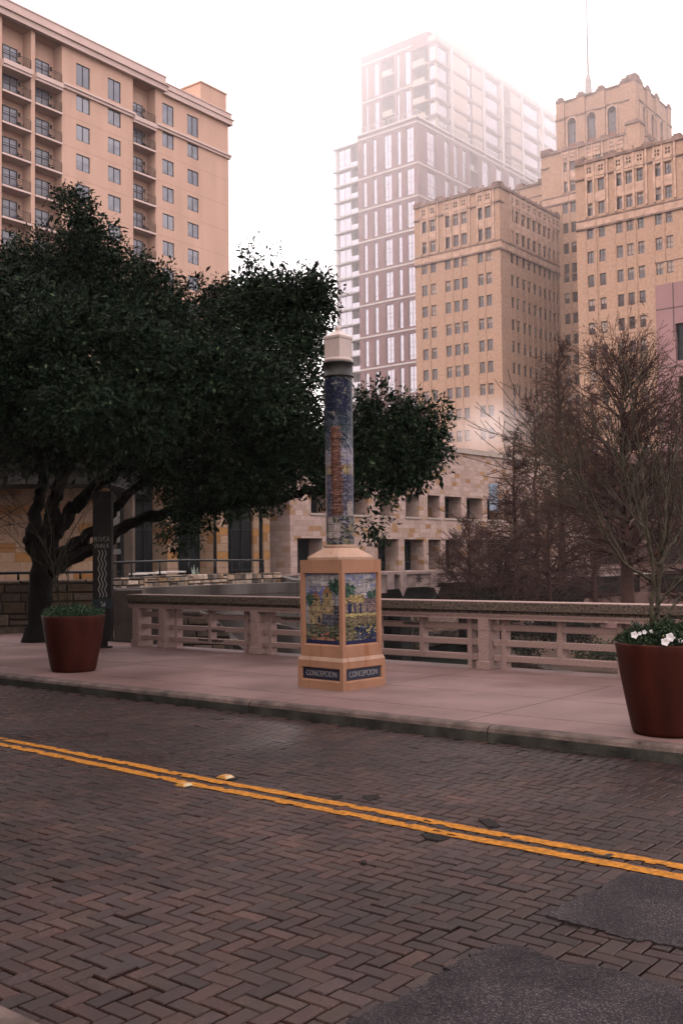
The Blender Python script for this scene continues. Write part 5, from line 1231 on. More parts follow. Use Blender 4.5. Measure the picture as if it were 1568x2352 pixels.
# pierced lattice: rows of small arches
x = xs1 + .6
step = .52
while x < BL - 1:
    for row, (z0_, z1_) in enumerate(((zpb - .02, zpb + (ztb - .14 - zpb) * .5), (zpb + (ztb - .14 - zpb) * .5, ztb - .14))):
        o_ = step / 2 * (row % 2); b.box(x + o_ - .09, x + o_ + .09, .02, .22, z0_, z1_)
        b.box(x + o_ - step / 2, x + o_ + step / 2, .02, .22, z1_ - .09, z1_)
        for sx in (-1, 1): b.face([(x + o_ + sx * .09, .02, z1_ - .09), (x + o_ + sx * .2, .02, z1_ - .09), (x + o_ + sx * .09, .02, z1_ - .24)])
    x += step
b.box(xs1 + .3, BL, .0, .24, zpb - .16, zpb)
for x in (xs0 - .3, xs1 + .55): b.face([(x - .3, -.15, zar), (x + .3, -.15, zar), (x, -.15, zar - .45)])
# arch band under the parapet
for k in range(16):
    a0_, a1_ = math.pi * k / 16, math.pi * (k + 1) / 16; xc = (xs0 + xs1) / 2 + .1; rw = (xs1 - xs0) / 2 - .05; zz_ = zar - .1; rh = .55
    P = lambda a: (xc - rw * math.cos(a), .01, zz_ + rh * math.sin(a)); Q = lambda a: (xc - rw * math.cos(a), .01, zpb - .35)
    b.face([P(a0_), P(a1_), Q(a1_), Q(a0_)])
b.build('parapet', m_bst, br)
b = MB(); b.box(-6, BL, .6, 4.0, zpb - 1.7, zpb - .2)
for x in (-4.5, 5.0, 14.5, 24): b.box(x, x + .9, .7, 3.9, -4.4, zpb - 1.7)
b.build('vault', mat('bridge_underside', (.012, .010, .009), .9, .3, 1, .2), br)  # near-black colour puts the shade beneath the bridge into the vault
b = MB(); cx = (xs0 + xs1) / 2 + .15; cz_ = (zpb + ztb) / 2 - .12
for k in range(8):
    a = math.pi * k / 4; b.face([(cx, -.06, cz_), (cx + .14 * math.cos(a - .4), -.03, cz_ + .14 * math.sin(a - .4)), (cx + .42 * math.cos(a), -.02, cz_ + .42 * math.sin(a)), (cx + .14 * math.cos(a + .4), -.03, cz_ + .14 * math.sin(a + .4))])
b.build('star', mat('iron_star', (.05, .04, .035), .7, .2, 5), br)

# ------------------------------------------------------------------ pink panelled building at the right edge
m_pink = mat('pink_panel', (.34, .20, .205), .8, .08, .4, .1, .25)
m_pinkd = mat('panel_joint', (.12, .08, .08), .9, .1, 2)
KP = A(1519, 1282, 92); KY = R(39)
pk = thing('pink_building', 'pink panelled building at the right edge with large black openings and a terraced podium', 'building', (KP.x, KP.y, 0), -KY)
zk = A(1519, 656, 92).z
def kz(v, u=1545, y=90): return A(u, v, y).z
b = MB(); ops = [(1.7, 8.5, kz(824), kz(738)), (1.9, 8.5, kz(1000), kz(862)), (1.9, 8.5, kz(1120), kz(1040))]
b.wall('s', 0, 0, 9.5, GND, zk, ops, .5); b.face([(0, 0, GND), (0, 12, GND), (0, 12, zk), (0, 0, zk)]); b.face([(0, 0, zk), (9.5, 0, zk), (9.5, 12, zk), (0, 12, zk)])
for z in (kz(742) + 5.8, kz(742) + 1.6, kz(838), kz(862) - 2): b.box(0, 9.5, -.012, .01, z - .05, z + .05, 1)
b.box(1.55, 1.65, -.012, .01, kz(742) - 1, zk, 1)
b.build('tower_wall', [m_pink, m_pinkd], pk)
b = MB()
for l, r_, z0_, z1_ in ops: b.face([(l, .45, z0_), (r_, .45, z0_), (r_, .45, z1_), (l, .45, z1_)])
b.build('dark_glazing', m_dglass, pk)
PB = -8.0          # the podium steps forward
pu0 = A(1343, 1282, 88); loc = (Matrix.Translation((KP.x, KP.y, 0)) @ Matrix.Rotation(-KY, 4, 'Z')).inverted() @ pu0; x0_ = loc.x
bands = [(1040, 1062), (1190, 1215), (1296, 1312), (1362, 1400)]
b = MB()
for v0, v1 in bands: b.box(x0_, 22, PB, PB + .6, A(1450, v1, 84).z, A(1450, v0, 84).z)
for k in range(7): x = x0_ + 4.6 * k; b.box(x, x + .7, PB + .4, PB + 1.1, GND, A(1450, 1042, 84).z)
b.build('podium_frame', mat('podium_pink', (.15, .088, .082), .85, .25, .6, .1), pk)
b = MB(); b.box(x0_ + .1, 22, PB + 1.6, PB + 8.5, GND, A(1450, 1050, 84).z); b.build('podium_core', mat('podium_dark', (.03, .022, .022), .8, .3, .8, .1), pk)
b = MB(); zr = A(1450, 1024, 84).z; b.tube([(x0_, PB + .1, zr), (22, PB + .1, zr)], .05, 6); zr2 = A(1450, 1318, 84).z; b.tube([(x0_ + 2, PB - .4, zr2), (22, PB - .4, zr2)], .06, 6); b.build('handrail', m_pwhite, pk)
b = MB(); b.box(0, .9, 0, .05, 0, .5); p = A(1366, 1430, 76); o = put('red_sign', b.mesh('red_sign', [mat('red_paint', (.42, .03, .025), .5, .1, 4)]), None, p, -KY); tag(o, 'small red sign on the pink river level wall', 'sign')
b = MB(); p = A(1362, 1500, 76.2); b.box(-.3, 5.5, .1, .6, -3.9, A(1362, 1400, 76).z); o = put('pink_wall', b.mesh('pink_wall', [m_pink]), None, (p.x, p.y, 0), -KY); tag(o, 'pink wall at river level carrying a small red sign', 'wall')

# ------------------------------------------------------------------ unseen building added behind and left of the viewer to cut the light
NB = W(-5.5, -3.2); nb = thing('shade_building', 'unseen brown brick building added behind the viewer to the left to shade the street', 'building', (NB.x, NB.y, ZS), -YAW)
m_nb = mat('brown_brick', (.20, .13, .10), .9, .2, 2, .3)
b = MB(); ops = [(-4.6 - 4.2 * i, -2.2 - 4.2 * i, 1.2 + 3.8 * j, 3.5 + 3.8 * j) for i in range(14) for j in range(6)]
T = Matrix.Rotation(math.pi, 4, 'Z'); q = MB(); q.wall('s', 0, 0, 62, -.1, 24, [(-o[1], -o[0], o[2], o[3]) for o in ops], .25)
b.v = [tuple(T @ Vector(v)) for v in q.v]; b.f, b.m, b.c, b.sm = q.f, q.m, q.c, q.sm
b.box(-62, 0, -12, -.26, -.1, 24.0); b.box(-62.3, .3, -12, .35, 23.6, 24.4); b.build('wall', m_nb, nb)
# ------------------------------------------------------------------ vegetation
def blobs_to_world(bl): return [(A(u, v, y), ru / FPX * y, rv / FPX * y) for (u, v, ru, rv, y) in bl]
def leaf_cloud(name, centres, dirs, per, lsize, spread, m, seed, pal, droop=.25, wid=.42):
    """sprays of small folded leaves: every spray has its own twig direction"""
    rng = np.random.default_rng(seed); n = len(centres); N = n * per
    c = np.repeat(centres, per, 0); d = np.repeat(dirs, per, 0)
    f = rng.uniform(-.3, 1., (N, 1)); off = rng.normal(0, 1, (N, 3)); off /= np.linalg.norm(off, axis=1, keepdims=True)
    pos = c + d * f * spread * 1.5 + off * spread * rng.uniform(.1, .55, (N, 1))
    ax = d * .7 + off * 1.0 + rng.normal(0, .3, (N, 3)); ax[:, 2] -= droop; ax /= np.linalg.norm(ax, axis=1, keepdims=True)
    up = rng.normal(0, 1, (N, 3)); up[:, 2] += .8; sd = np.cross(ax, up); sd /= np.linalg.norm(sd, axis=1, keepdims=True) + 1e-9
    nr = np.cross(sd, ax); L = lsize * rng.uniform(.6, 1.35, (N, 1)); Wd = L * wid
    V = np.stack([pos, pos + ax * L * .5 + sd * Wd * .5 + nr * L * .08, pos + ax * L, pos + ax * L * .5 - sd * Wd * .5 + nr * L * .08], 1).reshape(-1, 3)
    F = np.arange(N * 4).reshape(-1, 4)
    clump = np.repeat(rng.normal(1, .22, n), per)[:, None]
    col = np.array(pal)[rng.integers(0, len(pal), N)] * rng.uniform(.7, 1.35, (N, 1)) * clump.clip(.5, 1.6)
    return np_mesh(name, V, F, [m], col.astype(np.float32))
def leaf_mat(name, rough=.45, spec=.4):
    m = bpy.data.materials.new(name); m.use_nodes = True; n = m.node_tree.nodes; L = m.node_tree.links; p = n['Principled BSDF']
    a = n.new('ShaderNodeAttribute'); a.attribute_name = 'col'; L.new(a.outputs['Color'], p.inputs['Base Color']); p.inputs['Roughness'].default_value = rough; p.inputs['Specular IOR Level'].default_value = spec * .4
    return m
m_oakleaf = leaf_mat('oak_leaf', .5, .07)
m_bark = mat('dark_bark', (.011, .009, .008), .95, .4, 6, .8, .2, bscale=22, stretch=(1, 1, .35))

def sample_blobs(bl, dens, seed, inner=.35):
    rng = np.random.default_rng(seed); C = []; D = []
    for (c, rx, rz) in bl:
        ry = max(rx, rz) * .85; n = int(dens * (rx * ry * rz) ** (2 / 3.) * 4)
        q = rng.normal(0, 1, (n, 3)); q /= np.linalg.norm(q, axis=1, keepdims=True)
        rad = np.where(rng.random((n, 1)) < inner, rng.uniform(.2, .8, (n, 1)), rng.uniform(.75, 1.04, (n, 1)))
        P = np.array(c) + q * rad * np.array([rx, ry, rz])
        keep = np.array([mnoise.noise(Vector(p) * 1.1) + .55 * mnoise.noise(Vector(p) * 2.7) > -.36 for p in P])
        C.append(P[keep]); D.append(q[keep])
    return np.concatenate(C), np.concatenate(D)
OY = 20.6
oak = thing('live_oak', 'huge dark evergreen oak spreading over the pavement on low limbs', 'tree', A(88, 1470, OY) * 1.0)
o0 = Vector(oak.location)
crown = [(120, 640, 130, 110, 21), (20, 690, 150, 120, 21), (225, 650, 110, 90, 20.5), (172, 520, 58, 62, 20.5), (158, 458, 30, 32, 20.5), (205, 560, 70, 60, 20), (300, 690, 110, 95, 20), (60, 860, 170, 160, 20.5), (220, 860, 180, 150, 19.5),
 (395, 750, 130, 130, 19.8), (470, 715, 90, 85, 19.6), (430, 900, 170, 150, 19), (555, 820, 150, 140, 18.6), (568, 650, 62, 60, 19), (580, 600, 48, 42, 19), (596, 640, 70, 55, 19), (640, 625, 50, 45, 19), (610, 710, 95, 85, 18.6), (685, 700, 75, 75, 18.4), (715, 690, 55, 62, 18.3), (742, 672, 36, 40, 18.3),
 (645, 880, 125, 120, 18), (720, 800, 45, 60, 18), (560, 980, 130, 110, 18), (665, 990, 90, 85, 17.6), (320, 1010, 160, 100, 19), (130, 1010, 130, 85, 20), (10, 1000, 110, 80, 20.5), (440, 1070, 120, 85, 18.4), (590, 1080, 100, 70, 17.8), (690, 1070, 60, 62, 17.4), (720, 1000, 40, 60, 17.4),
 (415, 1210, 42, 46, 18.2), (470, 1150, 60, 45, 18.2), (570, 1135, 70, 40, 17.8), (-80, 800, 140, 200, 21), (-90, 980, 120, 100, 21),
 (895, 980, 75, 75, 17), (955, 970, 58, 55, 17), (868, 925, 40, 34, 17), (985, 1000, 48, 60, 17), (900, 1060, 78, 60, 16.8), (960, 1060, 55, 45, 16.8), (845, 1030, 55, 60, 16.8), (840, 1120, 50, 60, 16.6), (852, 1190, 30, 40, 16.6), (915, 1110, 40, 34, 16.8), (845, 950, 36, 36, 17), (800, 1060, 45, 70, 17.4), (760, 1090, 45, 60, 17.4)]
crown += [(40, 720, 120, 100, 16.5), (150, 780, 120, 100, 15.5), (260, 800, 110, 100, 16), (360, 850, 100, 95, 16), (60, 900, 130, 90, 16), (190, 930, 120, 80, 15), (310, 960, 100, 70, 15.5), (440, 880, 90, 85, 16), (530, 850, 80, 75, 16.2), (600, 900, 70, 65, 16.4), (-60, 850, 120, 110, 16)]  # nearer foliage added to thicken the crown and shade the pavement
bl = [(c - o0, rx, rz) for c, rx, rz in blobs_to_world(crown)]
C_, D_ = sample_blobs(bl, 250, 8, .5)
print('sprays', len(C_))
me = leaf_cloud('crown', C_, D_, 11, .078, .15, m_oakleaf, 9, [(.005, .0105, .0055), (.0066, .0132, .0066), (.004, .008, .0046), (.011, .0185, .009), (.0066, .0105, .0062), (.005, .0105, .0055), (.0066, .0132, .0066), (.026, .040, .020)])  # palest tone paints light-catching leaves into the crown
put('crown', me, oak)
C_, D_ = sample_blobs([(c, rx * .84, rz * .84) for c, rx, rz in bl], 60, 12, .8); put('crown', leaf_cloud('crown', C_, D_, 8, .15, .22, m_oakleaf, 13, [(.004, .008, .0046), (.005, .0095, .005)]), oak)  # larger dark leaves added inside to block light through the crown
def limb(b, pts, y, r0, r1, n=10, wig=.05, seed=0):
    r2 = random.Random(seed); P = []
    for i, q in enumerate(pts):
        yy = y if not isinstance(y, (list, tuple)) else y[0] + (y[1] - y[0]) * i / (len(pts) - 1)
        P.append(A(q[0], q[1], yy) - o0)
    out = []; rad = []
    m = len(P) - 1
    for i in range(m):                               # Catmull-Rom between the surveyed points
        p0, p1, p2, p3 = P[max(0, i - 1)], P[i], P[i + 1], P[min(m, i + 2)]
        for k in range(6):
            t = k / 6; q = .5 * ((2 * p1) + (p2 - p0) * t + (2 * p0 - 5 * p1 + 4 * p2 - p3) * t * t + (3 * p1 - p0 - 3 * p2 + p3) * t ** 3)
            out.append(q + Vector((r2.gauss(0, 1), r2.gauss(0, 1), r2.gauss(0, 1))) * wig * .25); rad.append((r0 + (r1 - r0) * (i + t) / m) * r2.uniform(.93, 1.08))
    out.append(P[-1]); rad.append(r1); b.tube(out, rad, n); return out, rad
b = MB(); limb(b, [(92, 1478), (92, 1400), (96, 1320), (108, 1262), (118, 1210)], OY, .25, .20, 16, .03, 1); b.lathe([(.36, -.1), (.29, .08), (.25, .25)], 18)
b.build('trunk', m_bark, oak)
for k, (pts, y, r0, r1) in enumerate([
    ([(98, 1300), (78, 1235), (84, 1180), (98, 1120), (92, 1050), (70, 960)], (OY, 21), .26, .10), ([(112, 1270), (118, 1200), (128, 1140), (150, 1080), (190, 980), (230, 860)], (OY, 20), .27, .10),
    ([(118, 1240), (160, 1180), (205, 1130), (250, 1095), (320, 1040), (400, 960)], (OY, 19.4), .24, .09), ([(112, 1290), (165, 1255), (215, 1222), (255, 1180), (310, 1120), (380, 1080), (450, 1060)], (OY, 18.6), .20, .08),
    ([(115, 1315), (170, 1280), (230, 1255), (300, 1205), (400, 1172), (520, 1160), (620, 1152), (700, 1128), (790, 1105), (870, 1075), (930, 1040)], (OY, 17), .21, .05), ([(400, 1172), (430, 1120), (500, 1060), (560, 1000)], (18.8, 18.2), .12, .05), ([(98, 1280), (74, 1262), (60, 1240)], OY, .17, .12)]):
    b = MB(); limb(b, pts, y, r0 * .66, r1 * .7, 10, .08, k + 3); b.build('limb', m_bark, oak)

# a second oak added out of view, its crown shading the left of the street
o2 = thing('shade_oak', 'unseen evergreen oak added on the near pavement to shade the left part of the street', 'tree', W(-12.5, .8, ZS))
rg2 = random.Random(5); b2l = [(Vector((rg2.uniform(-3.2, 3.3), rg2.uniform(-5.5, 4.6), rg2.uniform(5.0, 9.0))), rg2.uniform(1.3, 2.0), rg2.uniform(1.0, 1.6)) for _ in range(70)]
o2c = W(-12.5, .8, ZS); b2l = [q for q in b2l if (q[0].x + o2c.x + q[1] * 1.35) < -.36 * max(.5, q[0].y + o2c.y - 1.0)]
C2, D2 = sample_blobs(b2l, 12, 3, .5); put('crown', leaf_cloud('crown', C2, D2, 7, .2, .3, m_oakleaf, 5, [(.006, .0095, .0055), (.009, .013, .008)]), o2)
b = MB(); b.tube([(0, 0, 0), (.1, .05, 2.0), (-.05, .1, 4.2), (.1, 0, 6.5)], [.32, .25, .2, .08], 12); b.build('trunk', m_bark, o2)
# --- bare trees
class Twigs:
    def __init__(s, seed): s.r = random.Random(seed); s.P = []; s.Q = []; s.a = []; s.b = []; s.tips = []
    def seg(s, p, q, a, b): s.P.append(tuple(p)); s.Q.append(tuple(q)); s.a.append(a); s.b.append(b)
    def grow(s, p, d, L, r, lev, maxlev, up=.0, nk=(2, 4), bend=.25, ratio=.62, ang=.75):
        R_ = s.r; n = max(2, int(4 - lev * .5)); q = Vector(p); d = Vector(d).normalized(); rr0 = r
        pts = [(q.copy(), d.copy(), r)]
        for i in range(n):
            d = (d + Vector((R_.gauss(0, bend), R_.gauss(0, bend), R_.gauss(0, bend) * .7 + up)) * .5).normalized()
            q2 = q + d * L / n; r2 = r * (1 - .55 / n); s.seg(q, q2, r, r2); q = q2; r = r2; pts.append((q.copy(), d.copy(), r))
        if lev >= maxlev: s.tips.append((q.copy(), d.copy())); return
        k = R_.randint(*nk)
        for i in range(k):
            f = R_.uniform(.25, 1.); j = min(n, max(1, int(round(f * n)))); bp, bd_, br_ = pts[j]
            ax = bd_.orthogonal().normalized(); ax.rotate(Matrix.Rotation(R_.uniform(0, 2 * math.pi), 3, bd_)); nd = bd_.copy(); nd.rotate(Matrix.Rotation(R_.gauss(ang, .2), 3, ax))
            s.grow(bp, nd, L * ratio * R_.uniform(.7, 1.2), br_ * .62, lev + 1, maxlev, up, nk, bend, ratio, ang)
        s.grow(q, d, L * ratio, r * .9, lev + 1, maxlev, up, nk, bend, ratio, ang)
    def mesh(s, name, m, n=3, rmin=0.):
        P = np.array(s.P); Q = np.array(s.Q); a = np.maximum(np.array(s.a), rmin)[:, None]; b = np.maximum(np.array(s.b), rmin)[:, None]
        d = Q - P; d /= np.linalg.norm(d, axis=1, keepdims=True) + 1e-9; ref = np.where(np.abs(d[:, 2:3]) < .9, np.array([[0, 0, 1.]]), np.array([[1., 0, 0]]))
        u = np.cross(d, ref); u /= np.linalg.norm(u, axis=1, keepdims=True); v = np.cross(d, u); N = len(P)
        V = np.zeros((N, 2 * n, 3))
        for j in range(n):
            t = 2 * math.pi * j / n; o = u * math.cos(t) + v * math.sin(t); V[:, j] = P + o * a; V[:, n + j] = Q + o * b
        F = np.array([[j, (j + 1) % n, n + (j + 1) % n, n + j] for j in range(n)]); FF = (np.arange(N)[:, None, None] * 2 * n + F[None]).reshape(-1, 4)
        return np_mesh(name, V.reshape(-1, 3), FF, [m], None, True)
m_twig = mat('grey_brown_twig', (.066, .036, .031), .9, .3, 3, 0, .2)
m_rust = leaf_mat('rust_needles', .7, .2)
def cypress(label, u, vb, vt, y, halfw, seed, r0=.2, levels=3, leaves=0, dens=26, wide=.62, zb_=None, start=.12, droop=-.02, cat='tree'):
    base = A(u, vb, y); topz = A(u, vt, y).z; H = topz - base.z
    t = thing('bare_tree', label, cat, base, 0, 'bare winter trees by the river')
    T = Twigs(seed); r2 = T.r; n = 14; q = Vector((0, 0, 0)); pts = [q.copy()]
    for i in range(n):
        q = Vector((r2.gauss(0, .06) * H * .05, r2.gauss(0, .06) * H * .05, H * (i + 1) / n)); pts.append(q.copy())
    b = MB(); b.tube(pts, [r0 * (1 - .93 * (i / n) ** .9) + .012 for i in range(n + 1)], 9); b.build('trunk', m_twig, t)
    for i in range(dens):
        f = start + (1 - start) * (i + r2.random()) / dens; k = min(n - 1, int(f * n)); p = pts[k].lerp(pts[k + 1], f * n - k)
        a = r2.uniform(0, 2 * math.pi); el = .15 + .75 * f + r2.gauss(0, .12); shape = min(1, (f - start) * 5 + .45) * (1.08 - f) ** wide
        L = halfw * shape * r2.uniform(.75, 1.15) * .62
        T.grow(p, (math.cos(a) * math.cos(el), math.sin(a) * math.cos(el), math.sin(el)), L, r0 * .30 * (1.08 - f) ** .8 + .012, 0, levels, droop, (2, 4), .3, .64, .7)
    put('crown', T.mesh('crown', m_twig, 3, .0065 * y / 40), t)
    if leaves and T.tips:
        tp = r2.sample(T.tips, min(len(T.tips), leaves)); C = np.array([tuple(p[0]) for p in tp]); D = np.array([tuple((p[1] + Vector((0, 0, -.9))).normalized()) for p in tp])
        put('dead_foliage', leaf_cloud('dead_foliage', C, D, 3, .13, .12, m_rust, seed, [(.055, .025, .013), (.04, .018, .010), (.07, .034, .017)], .5, .3), t)
    return t
cypress('small bare tree directly in front of the limestone building', 1186, 1430, 1008, 44, 2.0, 3, .14, 3, 0, 59)
cypress('tall slim bare tree with a pointed top between stone building and pink building', 1292, 1440, 800, 52, 2.9, 5, .24, 3, 300, 91)
cypress('largest bare tree at right with rust brown seed tassels in its crown', 1442, 1480, 850, 38, 3.7, 8, .30, 3, 900, 105, start=.28, droop=.03, wide=.3)
cypress('bare tree cut by the right edge of the photo', 1590, 1480, 900, 42, 2.6, 12, .22, 3, 300, 76)
cypress('low dense bare tree beside the dark river bank', 1080, 1420, 1205, 50, 2.4, 15, .12, 3, 0, 54, start=.05)
cypress('spreading bare tree left of the slim pointed one', 1236, 1450, 930, 56, 3.2, 17, .18, 3, 0, 76)
cypress('dense bare tree between the slim pointed tree and the largest tree', 1370, 1450, 900, 60, 3.4, 19, .2, 3, 120, 82)
cypress('low tangled bare tree on the bank beneath the small bare tree', 1145, 1425, 1262, 47, 2.1, 51, .12, 3, 0, 38, start=.04, wide=.3)
cypress('low tangled bare tree on the bank beneath the slim pointed bare tree', 1262, 1430, 1180, 48, 2.8, 52, .13, 3, 0, 40, start=.04, wide=.3)
# dark shrubs on the river bank under the trees
m_shrub = leaf_mat('dark_shrub_leaf', .6, .2)
def shrub(label, u, v, y, rx, rz, seed, pal=((.007, .009, .006), (.010, .010, .007), (.014, .012, .009)), size=.13, dens=60, name='shrub', group=None):
    base = A(u, v, y); t = thing(name, label, 'shrub', base, 0, group)
    rg = np.random.default_rng(seed); bl = [(Vector((rg.normal(0, rx * .3), rg.normal(0, rx * .25), rz * rg.uniform(.4, .7))), rx * rg.uniform(.5, .8), rz * rg.uniform(.4, .6)) for _ in range(5)]
    C, D = sample_blobs(bl, dens, seed, .4); C[:, 2] = np.abs(C[:, 2])
    put('foliage', leaf_cloud('foliage', C, D, 6, size, size * 1.6, m_shrub, seed, list(pal), .1), t)
    b = MB()
    for k in range(5): a = rg.uniform(0, 6.28); b.tube([(0, 0, -.1), (math.cos(a) * rx * .3, math.sin(a) * rx * .3, rz * .6)], [.04, .015], 5)
    b.build('stems', m_twig, t)
G_ = 'dark shrubs under the bare trees'
shrub('dark shrub mass on the bank just right of the footbridge star', 1075, 1400, 49, 1.5, .8, 21, group=G_)
shrub('dark shrub mass below the small bare tree', 1160, 1405, 47, 1.9, .8, 22, group=G_)
shrub('dark shrub mass below the slim pointed bare tree', 1270, 1410, 50, 2.0, .9, 23, group=G_)
shrub('low green groundcover hump seen through the right-hand railing bars', 1385, 1520, 47, 1.3, .7, 24, ((.010, .018, .008), (.016, .026, .011)), .12, 60)
shrub('green hedge on the far river bank behind the railing beside the column', 915, 1475, 68, 2.2, 1.2, 25, ((.014, .02, .010), (.02, .024, .014)), .16, 40)
shrub('grassy plant clump at the foot of the river walk tree', 1215, 1505, 52, 1.1, .5, 26, ((.012, .018, .010), (.02, .024, .014)), .14, 50)

shrub('dark bush on the right bank close behind the second main railing post', 1150, 1462, 44, 1.2, .8, 27, group=G_)
shrub('dark bush on the right bank behind the middle of the right-hand railing bay', 1250, 1470, 45, 1.4, .8, 28, group=G_)
shrub('dark bush on the right bank between the middle baluster and the right planter', 1330, 1475, 43, 1.2, .7, 29, group=G_)
# --- street planters
m_terrac = mat('terracotta_planter', (.046, .0085, .0048), .55, .38, 2.2, .1, .25, bscale=150, stretch=(2.5, 2.5, .7), detail=9)
def planter(label, c, scale):
    t = thing('planter', label, 'planter', (c.x, c.y, ZS), 0, 'terracotta street planters')
    k = scale; prof = [(.0, .0), (.29, .0), (.308, .012), (.318, .04), (.36, .25), (.405, .50), (.436, .72), (.447, .785), (.444, .797), (.43, .80), (.412, .795), (.405, .77), (.39, .70)]
    b = MB(); b.lathe([(r_ * k, z * k) for r_, z in prof], 72); b.build('pot', m_terrac, t)
    b = MB(); b.lathe([(.398 * k, .72 * k), (.2 * k, .75 * k), (.0, .755 * k)], 40); b.build('soil', m_soil, t)
    return t
pl = G(157, 1546, ZS); pl = Vector((pl.x, pl.y + .30, 0)); planter('terracotta planter under the oak, left of the column, holding a leafless sapling', pl, 1.0)
pr = G(1561, 1697, ZS); pr = Vector((pr.x, pr.y + .30, 0)); planter('terracotta planter at the right edge of the pavement with white petunias', pr, 1.0)
m_pleaf = leaf_mat('bedding_leaf', .55, .3)
def bedding(c, label, seed, pal, n, size, hump):
    t = thing('bedding_plants', label, 'plant', (c.x, c.y, ZS + .755)); rg = np.random.default_rng(seed)
    a = rg.uniform(0, 2 * math.pi, n); r_ = np.sqrt(rg.random(n)) * .40; z = hump * (1.05 - (r_ / .43) ** 2) * rg.uniform(.25, 1.0, n)
    lump = np.array([.65 + .7 * mnoise.noise(Vector((math.cos(q) * w_ * 9, math.sin(q) * w_ * 9, seed))) for q, w_ in zip(a, r_)]); z = z * np.clip(lump + .35, .45, 1.35)
    C = np.stack([r_ * np.cos(a), r_ * np.sin(a), z], 1); D = np.stack([np.cos(a) * r_ * 1.5, np.sin(a) * r_ * 1.5, np.ones(n)], 1); D /= np.linalg.norm(D, axis=1, keepdims=True)
    put('foliage', leaf_cloud('foliage', C, D, 6, size, size * 1.1, m_pleaf, seed, pal, .0, .5), t); return t
bedding(pl, 'low green bedding plants filling the left terracotta planter', 3, [(.010, .026, .010), (.015, .034, .014), (.008, .018, .008), (.022, .036, .018)], 700, .04, .12)
bp_ = bedding(pr, 'dark green petunias with white blooms in the right terracotta planter', 4, [(.007, .015, .006), (.011, .021, .008), (.005, .010, .0045), (.016, .026, .010)], 1300, .036, .18)
m_petal = mat('white_petal', (.62, .57, .58), .7, .08, 40); m_pale = m_pale; m_throat = mat('petal_throat', (.5, .46, .2), .7, .1, 10)
def flower(p, nrm, s, parent):
    M = Matrix.Translation(p) @ Vector(nrm).to_track_quat('Z', 'Y').to_matrix().to_4x4(); b = MB(); n = 20
    ri = [(.12 * s * math.cos(2 * math.pi * i / n), .12 * s * math.sin(2 * math.pi * i / n), -.25 * s) for i in range(n)]; ro = []
    for i in range(n):
        a = 2 * math.pi * i / n; q = s * (.88 + .12 * math.cos(5 * a)); ro.append((q * math.cos(a), q * math.sin(a), .06 * s * math.cos(10 * a)))
    mid = [(.55 * s * math.cos(2 * math.pi * i / n), .55 * s * math.sin(2 * math.pi * i / n), -.03 * s) for i in range(n)]
    for A_, B_ in ((ri, mid), (mid, ro)):
        for i in range(n): j = (i + 1) % n; b.face([M @ Vector(A_[i]), M @ Vector(A_[j]), M @ Vector(B_[j]), M @ Vector(B_[i])], 0, None, True)
    b.face([M @ Vector(q) for q in ri], 1); b.build('flower', [m_petal, m_throat], parent)
pc = Vector((pr.x, pr.y, ZS + .755))
zq = lambda x, y: ((x / 4.437 + 2420) / 1.7417, (y / 4.437 + 2450) / 1.7417)
for (x, y, s, dy) in ((515, 400, .034, -.32), (1150, 440, .042, -.40), (1058, 522, .038, -.43), (690, 350, .022, -.2), (810, 340, .020, -.2), (610, 372, .018, -.3), (1330, 500, .022, -.4)):
    u, v = zq(x, y); p = A(u, v, pr.y + dy) - pc; flower(p, (rnd.uniform(-.3, .2), -1, .35), s, bp_)
m_bud = mat('petunia_bud', (.36, .38, .16), .6, .2, 20)
for (x, y) in ((430, 410), (625, 385), (775, 425), (715, 510), (1020, 430), (985, 470), (1350, 510), (1280, 360), (640, 460), (850, 565), (980, 345), (1375, 410)):
    u, v = zq(x, y); p = A(u, v, pr.y - .2 + rnd.uniform(-.12, .2)) - pc; b = MB(); d_ = Vector((rnd.uniform(-.6, .6), -.5, 1)).normalized(); b.tube([p - d_ * .02, p, p + d_ * .016], [.003, .008, .004], 6); b.build('bud', m_bud, bp_)
